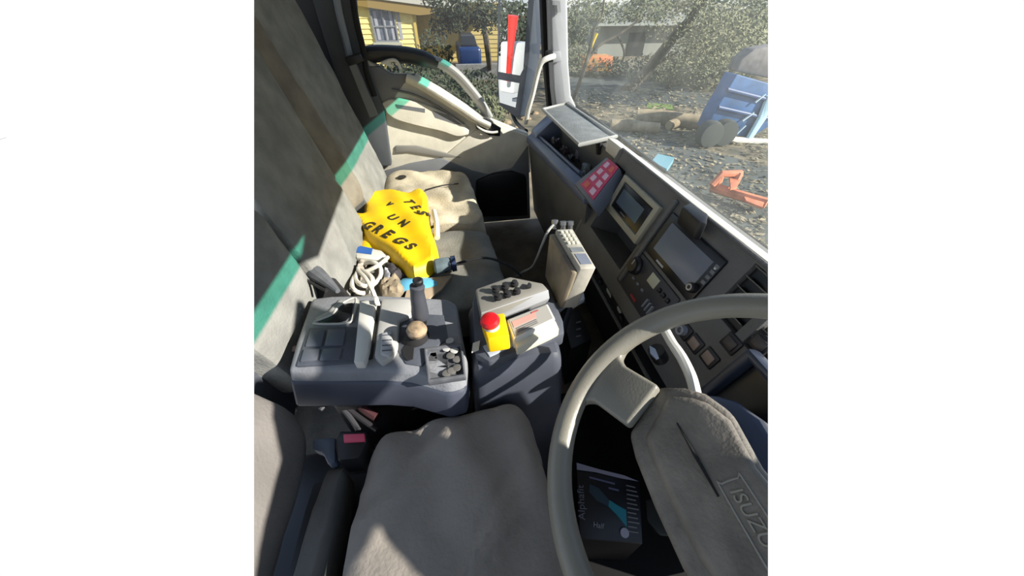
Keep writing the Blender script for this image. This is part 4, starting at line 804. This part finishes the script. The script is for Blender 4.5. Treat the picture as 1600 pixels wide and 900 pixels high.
shrub('green_shrub', 'low green shrub under the house window, left end of the garden bed', 625, 110, 13.5, (1.3, .8, .42), 900, LD, 11, .06)
shrub('green_shrub', 'broad dark shrub behind the curved window rail', 665, 128, 11.0, (1.3, 1.0, .5), 1200, LD, 12, .06)
shrub('green_shrub', 'dark shrub between the window rail and the side mirror', 735, 135, 9.6, (1.0, 1.0, .55), 1200, LD, 13, .055)
shrub('green_shrub', 'tall shrub against the recessed house wall', 682, 90, 17, (.7, .5, .8), 600, LD, 14, .07)
shrub('grey_shrub', 'low grey green shrub in the shade just left of the mirror', 762, 160, 8.6, (.5, .5, .35), 500, LG, 15, .05)
car = thing('blue_car', 'dark blue parked car beside the yellow house', 'car', G(735, 98))
c0, c1 = P(716, 80, y=15.5), P(752, 80, y=15.5)
finish('body', hexa(B(), [(c0.x, 15.5, -.95), (c1.x, 15.5, -.95), (c1.x, 18.5, -.95), (c0.x, 18.5, -.95), (c0.x, 15.5, -.2), (c1.x, 15.5, -.2), (c1.x, 18.5, -.2), (c0.x, 18.5, -.2)]), mat('blue car paint', (22, 44, 84), .35), car, bevel=.12, seg=3)
finish('cabin', hexa(B(), [(c0.x+.1, 15.7, -.25), (c1.x-.1, 15.7, -.25), (c1.x-.1, 18.2, -.25), (c0.x+.1, 18.2, -.25), (c0.x+.18, 16.1, .12), (c1.x-.18, 16.1, .12), (c1.x-.18, 17.8, .12), (c0.x+.18, 17.8, .12)]), BLACKG, car, bevel=.05)
for xx in (c0.x+.12, c1.x-.12): finish('wheel', lathe(B(), (xx, 16.2, GZ+.3), (1, 0, 0), [(.3, -.1), (.3, .1), (.15, .12)], 16), MATTEBLACK, car)
kw = finish('kerb_wall', box(B(), (P(712, 100, y=14.5).x, 14.4, GZ), (P(800, 100, y=14.5).x, 14.7, -.62)), mat('grey concrete', (112, 112, 110), .9, vary=.08), None, smooth=False); tag(kw, 'low grey concrete garden wall in front of the blue car', 'wall')
# near rubble
for k in range(14):
    p = G(random.uniform(775, 850), random.uniform(172, 205)); s = random.uniform(.05, .13)
    o = finish('rock', soft(B(), [p+V(q)*s for q in [(-1, -1, -.5), (1, -1, -.5), (1, 1, -.5), (-1, 1, -.5), (-.7, -.8, .6), (.8, -.6, .5), (.7, .8, .7), (-.8, .7, .5)]], 3, .4, wr=.02, ws=12), mat('pale rock', (134, 116, 92), .9, vary=.2, vs=10)); 
    if o: tag(o, 'small pale brown rock on the ground below the side mirror', 'rock', 'rocks below the side mirror')

# trees seen through the windscreen
def branch(pts, r0, r1):
    s = spline(pts, 5); n = len(s); return s, [r0+(r1-r0)*i/(n-1) for i in range(n)]
t1 = thing('leaning_tree', 'large leaning tree with a diagonal trunk beyond the windscreen', 'tree', G(985, 136))
y0 = 12.5
bm = B()
for pts, a, b in (([G(978, 142), P(1010, 112, y=12), P(1050, 62, y=11.5), P(1080, 28, y=11), P(1110, -20, y=10.5)], .20, .09), ([P(1045, 66, y=11.6), P(1065, 50, y=11.3), P(1090, 42, y=11), P(1130, 28, y=10.5)], .08, .03), ([P(1012, 108, y=12), P(1040, 92, y=12), P(1060, 80, y=11.8)], .07, .03)):
    s, r = branch(pts, a, b); tube(bm, s, r, 8)
finish('trunk', bm, BARK, t1)
crown('crown', [(P(1080, 20, y=11), (1.6, 1, .8), 1700), (P(1130, 60, y=10), (1.2, 1, .6), 1300), (P(1050, -10, y=11.5), (1.3, 1, .5), 900), (P(1160, 20, y=9), (1.2, 1, .8), 1500), (P(1090, 90, y=11), (.9, .9, .35), 600)], LP, t1, 21, .05)
t2 = thing('slender_tree', 'slender branching tree just right of the windscreen pillar', 'tree', G(898, 152))
bm = B()
for pts, a, b in (([G(896, 156), P(912, 110, y=10), P(922, 75, y=10), P(928, 45, y=10)], .06, .04), ([P(915, 98, y=10), P(935, 72, y=10), P(965, 55, y=10), P(1000, 30, y=10)], .045, .025), ([P(928, 45, y=10), P(940, 25, y=10), P(945, -10, y=10)], .035, .02), ([P(965, 55, y=10), P(975, 80, y=10), P(972, 98, y=10)], .03, .02)):
    s, r = branch(pts, a, b); tube(bm, s, r, 7)
finish('trunk', bm, BARK, t2)
crown('crown', [(P(910, 20, y=10.5), (.6, .6, .55), 900), (P(960, 20, y=10.5), (.8, .6, .25), 700), (P(1010, 15, y=10.5), (.7, .6, .3), 700), (P(900, 80, y=10.5), (.3, .5, .5), 400)], LG, t2, 22, .045)
t3 = thing('street_tree', 'grey green tree with a forked trunk behind the blue truck', 'tree', G(1120, 130))
bm = B()
for pts, a, b in (([G(1095, 140), P(1120, 90, y=13), P(1150, 50, y=13), P(1180, 20, y=13)], .12, .06), ([G(1045, 140), P(1058, 110, y=14), P(1075, 84, y=14), P(1110, 70, y=14)], .08, .04)):
    s, r = branch(pts, a, b); tube(bm, s, r, 7)
finish('trunk', bm, BARK, t3)
crown('crown', [(P(1150, 40, y=13), (1.8, 1, 1.0), 2000), (P(1200, 70, y=13), (1.4, 1, .9), 1400), (P(1100, 80, y=14), (1.4, 1, .6), 1300)], LG, t3, 23, .06)
for k, (u, v, y, rad, n, m, lb) in enumerate([(1010, 132, 13.5, (1.2, .8, .45), 900, LD, 'dark shrub at the foot of the leaning trunk'), (1060, 140, 12.5, (1.3, .8, .5), 1100, LG, 'olive shrub right of the leaning trunk'), (1110, 150, 11.5, (1.3, .8, .6), 1200, LG, 'olive shrub between the trees and the blue truck'), (940, 130, 14.5, (1.1, .7, .35), 700, LD, 'low dark shrub left of the leaning trunk'), (1170, 110, 13.5, (1.6, .8, .9), 1400, LD, 'tall dark shrub behind the blue truck'), (900, 118, 15, (.8, .7, .6), 600, LG, 'olive shrub right beside the windscreen pillar')]):
    shrub('roadside_shrub', lb, u, v, y, rad, n, m, 40+k, .06)
tl = thing('distant_trees', 'hazy line of far trees behind the pale house', 'trees', (14, 27, GZ), kind='stuff')
crown('foliage', [((10, 27, -.2), (3.2, 1, 1.3), 2600), ((15, 26, .2), (3.5, 1, 1.5), 3200), ((21, 24, .1), (4, 1, 1.6), 3200), ((27, 21, 0), (4, 1, 1.6), 2600), ((3.0, 28, -.2), (1.6, 1, 1.2), 1200)], leafmat('hazy leaves', (118, 122, 104), (82, 90, 76)), tl, 91, .15)
# far house, car and grass between them
fh = thing('pale_house', 'pale grey house far off between the tree trunks', 'house', G(975, 112))
xa, xb = P(932, 90, y=20).x, P(1065, 90, y=20).x
finish('wall', box(B(), (xa, 20, GZ), (xb, 22, .25)), mat('pale grey wall', (128, 130, 122), .8), fh, smooth=False)
finish('roof', prism(B(), [(xa-.4, 19.4, .2), (xb+.4, 19.4, .2), (xb-.6, 22, .75), (xa+.6, 22, .75)], (0, .1, .1)), mat('pale roof', (118, 120, 112), .8), fh, smooth=False)
finish('doorway', box(B(), (xa+1.6, 19.95, GZ), (xa+2.5, 20.02, -.1)), BLACK, fh, smooth=False)
oc = thing('orange_skip', 'orange and yellow machine parked in front of the pale house', 'machine', G(935, 122))
p = G(935, 120); finish('body', box(B(), (p.x-.7, p.y, GZ+.15), (p.x+.5, p.y+.8, -.45)), mat('orange paint', (190, 96, 44), .6, col2=(160, 130, 70), vs=3), oc, bevel=.05)
finish('mast', tube(B(), [(p.x-.6, p.y, -.5), (p.x-.3, p.y, .25)], .06, 8), YELLOW, oc)
gs = finish('grass_patch', prism(B(), [G(1012, 160, GZ+.02), G(1050, 163, GZ+.02), G(1052, 171, GZ+.02), G(1010, 168, GZ+.02)], (0, 0, -.05)), mat('bright grass', (96, 120, 50), .9), None, smooth=False); tag(gs, 'small bright green grass patch beyond the log', 'grass', kind='stuff')
for k, (a, b, r, lb) in enumerate([(((995, 182)), (1110, 192), .16, 'long pale fallen log lying across the yard'), ((955, 196), (1030, 200), .12, 'shorter log left of the long pale log'), ((1045, 196), (1080, 190), .10, 'short log stub leaning on the long pale log')]):
    lg = thing('fallen_log', lb, 'log', G(*a)); p, q = G(*a, z=GZ+r), G(*b, z=GZ+r)
    finish('log', tube(B(), [p, p.lerp(q, .33)+V((0, .03, .02)), p.lerp(q, .66), q], [r, r*1.05, r*.95, r*.85], 12), mat('pale dry wood', (158, 142, 112), .9, col2=(118, 104, 82), vs=6), lg)  # pale dry wood, mottled in two tones
    finish('cut_end', lathe(B(), p, p-q, [(r*.95, -.005), (r*.95, .01), (.001, .012)], 12), mat('pale cut wood', (170, 150, 112), .8), lg)
# blue tipper
bt = thing('blue_truck_body', 'blue ribbed truck body with pale frame seen through the windscreen', 'truck', G(1130, 226))
bx_ = G(1128, 224); BX = bx_.y
def bpt(u, v, d=0): return P(u, v, y=BX+d)
outl = [(1152, 116), (1215, 134), (1215, 190), (1172, 216), (1104, 203), (1114, 180)]
finish('body', prism(B(), [bpt(*q) for q in outl], (0, .35, 0)), mat('faded blue paint', (52, 92, 138), .5, vary=.1, vs=3), bt, bevel=.02)
for q in (((1136, 140), (1215, 160)), ((1122, 168), (1210, 188))):
    finish('rib', tube(B(), [bpt(*q[0], -.03), bpt(*q[1], -.03)], .035, 8), mat('dark blue rib', (38, 66, 108), .5), bt)
for q in ((1196, 147, 1180, 160), (1178, 176, 1160, 189), (1165, 196, 1150, 210)): finish('pale_glint', tube(B(), [bpt(q[0], q[1], -.05), bpt(q[2], q[3], -.05)], .02, 6), mat('pale blue glint', (176, 196, 204), .4), bt)  # pale tubes paint the white glints on the blue panels
finish('pale_frame', tube(B(), [bpt(1206, 150, -.06), bpt(1190, 185, -.06), bpt(1170, 216, -.06)], .10, 8, flat=.5), mat('pale blue frame', (168, 200, 210), .45), bt)
finish('bumper', tube(B(), [bpt(1130, 212, -.08), bpt(1150, 219, -.08), bpt(1200, 222, -.08)], .06, 8), WHITE, bt)
finish('load', prism(B(), [bpt(*q, .3) for q in [(1160, 92), (1180, 76), (1215, 70), (1215, 125), (1150, 112)]], (0, .3, 0)), mat('grey load cover', (112, 108, 106), .8, vary=.1), bt, bevel=.05)
for k, dx in enumerate((1112, 1140)):
    c_ = G(dx, 236); wl = finish('tyre', lathe(B(), V((c_.x, BX-.15+k*.05, GZ+.25)), (0, 1, 0), [(.15, -.12), (.23, -.11), (.25, 0), (.23, .11), (.15, .12)], 24), mat('dusty tyre', (62, 66, 64), .9), bt)
tk = finish('flat_tray', prism(B(), [G(u, v, GZ+.12) for u, v in [(1018, 252), (1028, 240), (1054, 246), (1042, 264)]], (0, 0, -.1)), mat('pale teal sheet', (104, 148, 158), .6)); tag(tk, 'pale teal flat sheet lying on the ground beyond the dash', 'sheet')
# orange implement frame
im = thing('orange_implement', 'rusty orange metal implement frame lying on the asphalt', 'implement', G(1150, 310))
OR = mat('rusty orange paint', (196, 118, 84), .7, vary=.15, vs=5)
finish('long_beam', tube(B(), [G(1112, 292, -.95), G(1150, 304, -.95), G(1198, 318, -.95)], .07, 8), OR, im)
finish('short_beam', tube(B(), [G(1112, 290, -.90), G(1128, 272, -.75), G(1158, 271, -.75)], .05, 8), OR, im)
finish('cross_bar', tube(B(), [G(1128, 272, -.75), G(1120, 296, -.95)], .04, 8), OR, im)
finish('cross_bar', tube(B(), [G(1156, 272, -.75), G(1142, 298, -.95)], .05, 8), OR, im)
finish('plate', prism(B(), [G(u, v, -.80) for u, v in [(1140, 274), (1160, 272), (1152, 292), (1142, 294)]], (0, 0, -.03)), OR, im)
finish('plate', prism(B(), [G(u, v, -.92) for u, v in [(1160, 300), (1196, 308), (1192, 324), (1166, 314)]], (0, 0, -.03)), OR, im)
# wiper and scuttle outside the windscreen
wi = thing('wiper', 'dark wiper arm resting along the bottom of the windscreen', 'wiper', (.60, .8, .74))
finish('arm', tube(B(), [(.585, 1.66, .775), (.60, 1.0, .765), (.61, .35, .76)], .007, 8), MATTEBLACK, wi)
finish('blade', tube(B(), [(.575, 1.45, .785), (.59, .85, .775)], .006, 6), BLACK, wi)
struct('trim_5', hexa(B(), [(.555, 1.80, .66), (.64, 1.80, .66), (.64, 0, .66), (.555, 0, .66), (.555, 1.80, .755), (.64, 1.80, .735), (.64, 0, .735), (.555, 0, .755)]), mat('white painted scuttle', (170, 160, 140), .5, vary=.2, vs=9), 'painted panel below the windscreen outside', bevel=.004)

# added shade plates outside the windscreen, out of view, shaped to shadow the seats
fm = thing('driver_shade_blocker', 'dark added shade blocker outside the windscreen on the driver side', 'mirror', (.75, -.1, 1.0))
A_ = [(.06, 1.296), (-.02, 1.195), (-.06, 1.175), (-.11, 1.15), (-.13, 1.04), (-.06, .99), (.04, .95), (.05, .78), (-.36, .78), (-.335, 1.05), (-.268, 1.13), (-.40, 1.138), (-.42, 1.21), (-.34, 1.235), (-.25, 1.245), (-.20, 1.30), (-.12, 1.31), (-.105, 1.255), (.07, 1.345)]
finish('housing', prism(B(), [(.75, y, z) for y, z in A_], (.03, 0, 0)), BLACK, fm, cut=False)  # added plate, outlined to cast the shade on driver seat and console
finish('blocker_arm', tube(B(), [(.765, -.30, .80), (.70, -.42, .72), (.62, -.46, .66)], .012, 8), BLACK, fm, cut=False)
ev = thing('upper_shade_blocker', 'dark added shade visor fixed above the windscreen outside', 'blocker', (.75, .36, 1.4))
finish('blocker_blade', prism(B(), [(.75, y, z) for y, z in [(.583, 1.385), (.545, 1.472), (.30, 1.455), (.145, 1.395), (.218, 1.36)]], (.01, 0, 0)), BLACK, ev, cut=False)  # added plate, outlined to shade the middle seat back
finish('upper_blocker_arm', tube(B(), [(.755, .45, 1.45), (.60, .46, 1.44), (.46, .46, 1.34)], .008, 8), BLACK, ev, cut=False)
# behind the cab, what the side mirror shows
rt = thing('parked_truck', 'white truck with a red loading arm reflected in the side mirror', 'truck', (-7.5, 7.0, GZ))
def MB_(a, b): return box(B(), a, b)
finish('cab', MB_((-9.8, 7.9, -.9), (-8.6, 8.5, .5)), mat('white truck paint', (190, 190, 186), .4), rt, bevel=.08, cut=False)
finish('red_arm', tube(B(), [(-8.3, 7.95, -.5), (-8.3, 7.90, .3), (-8.25, 7.80, 1.15)], [.07, .10, .16], 8), mat('red arm paint', (206, 40, 30), .4), rt, cut=False)
struct('floor_rear', box(B(), (-18, 4.0, GZ-.1), (-9, 8.2, GZ)), mat('grey blue asphalt', (78, 84, 94), .9, vary=.1, vs=2), 'grey asphalt behind the truck', cut=False)
rt2 = thing('distant_tree', 'green tree reflected in the upper side mirror', 'tree', (-14, 11, GZ))
crown('crown', [((-13.4, 11.2, .7), (2.2, 2.2, 1.0), 2600)], LD, rt2, 77, .10, cut=False)
finish('trunk', tube(B(), [(-13, 10.5, GZ), (-13, 10.5, 1.2)], .15, 8), BARK, rt2, cut=False)
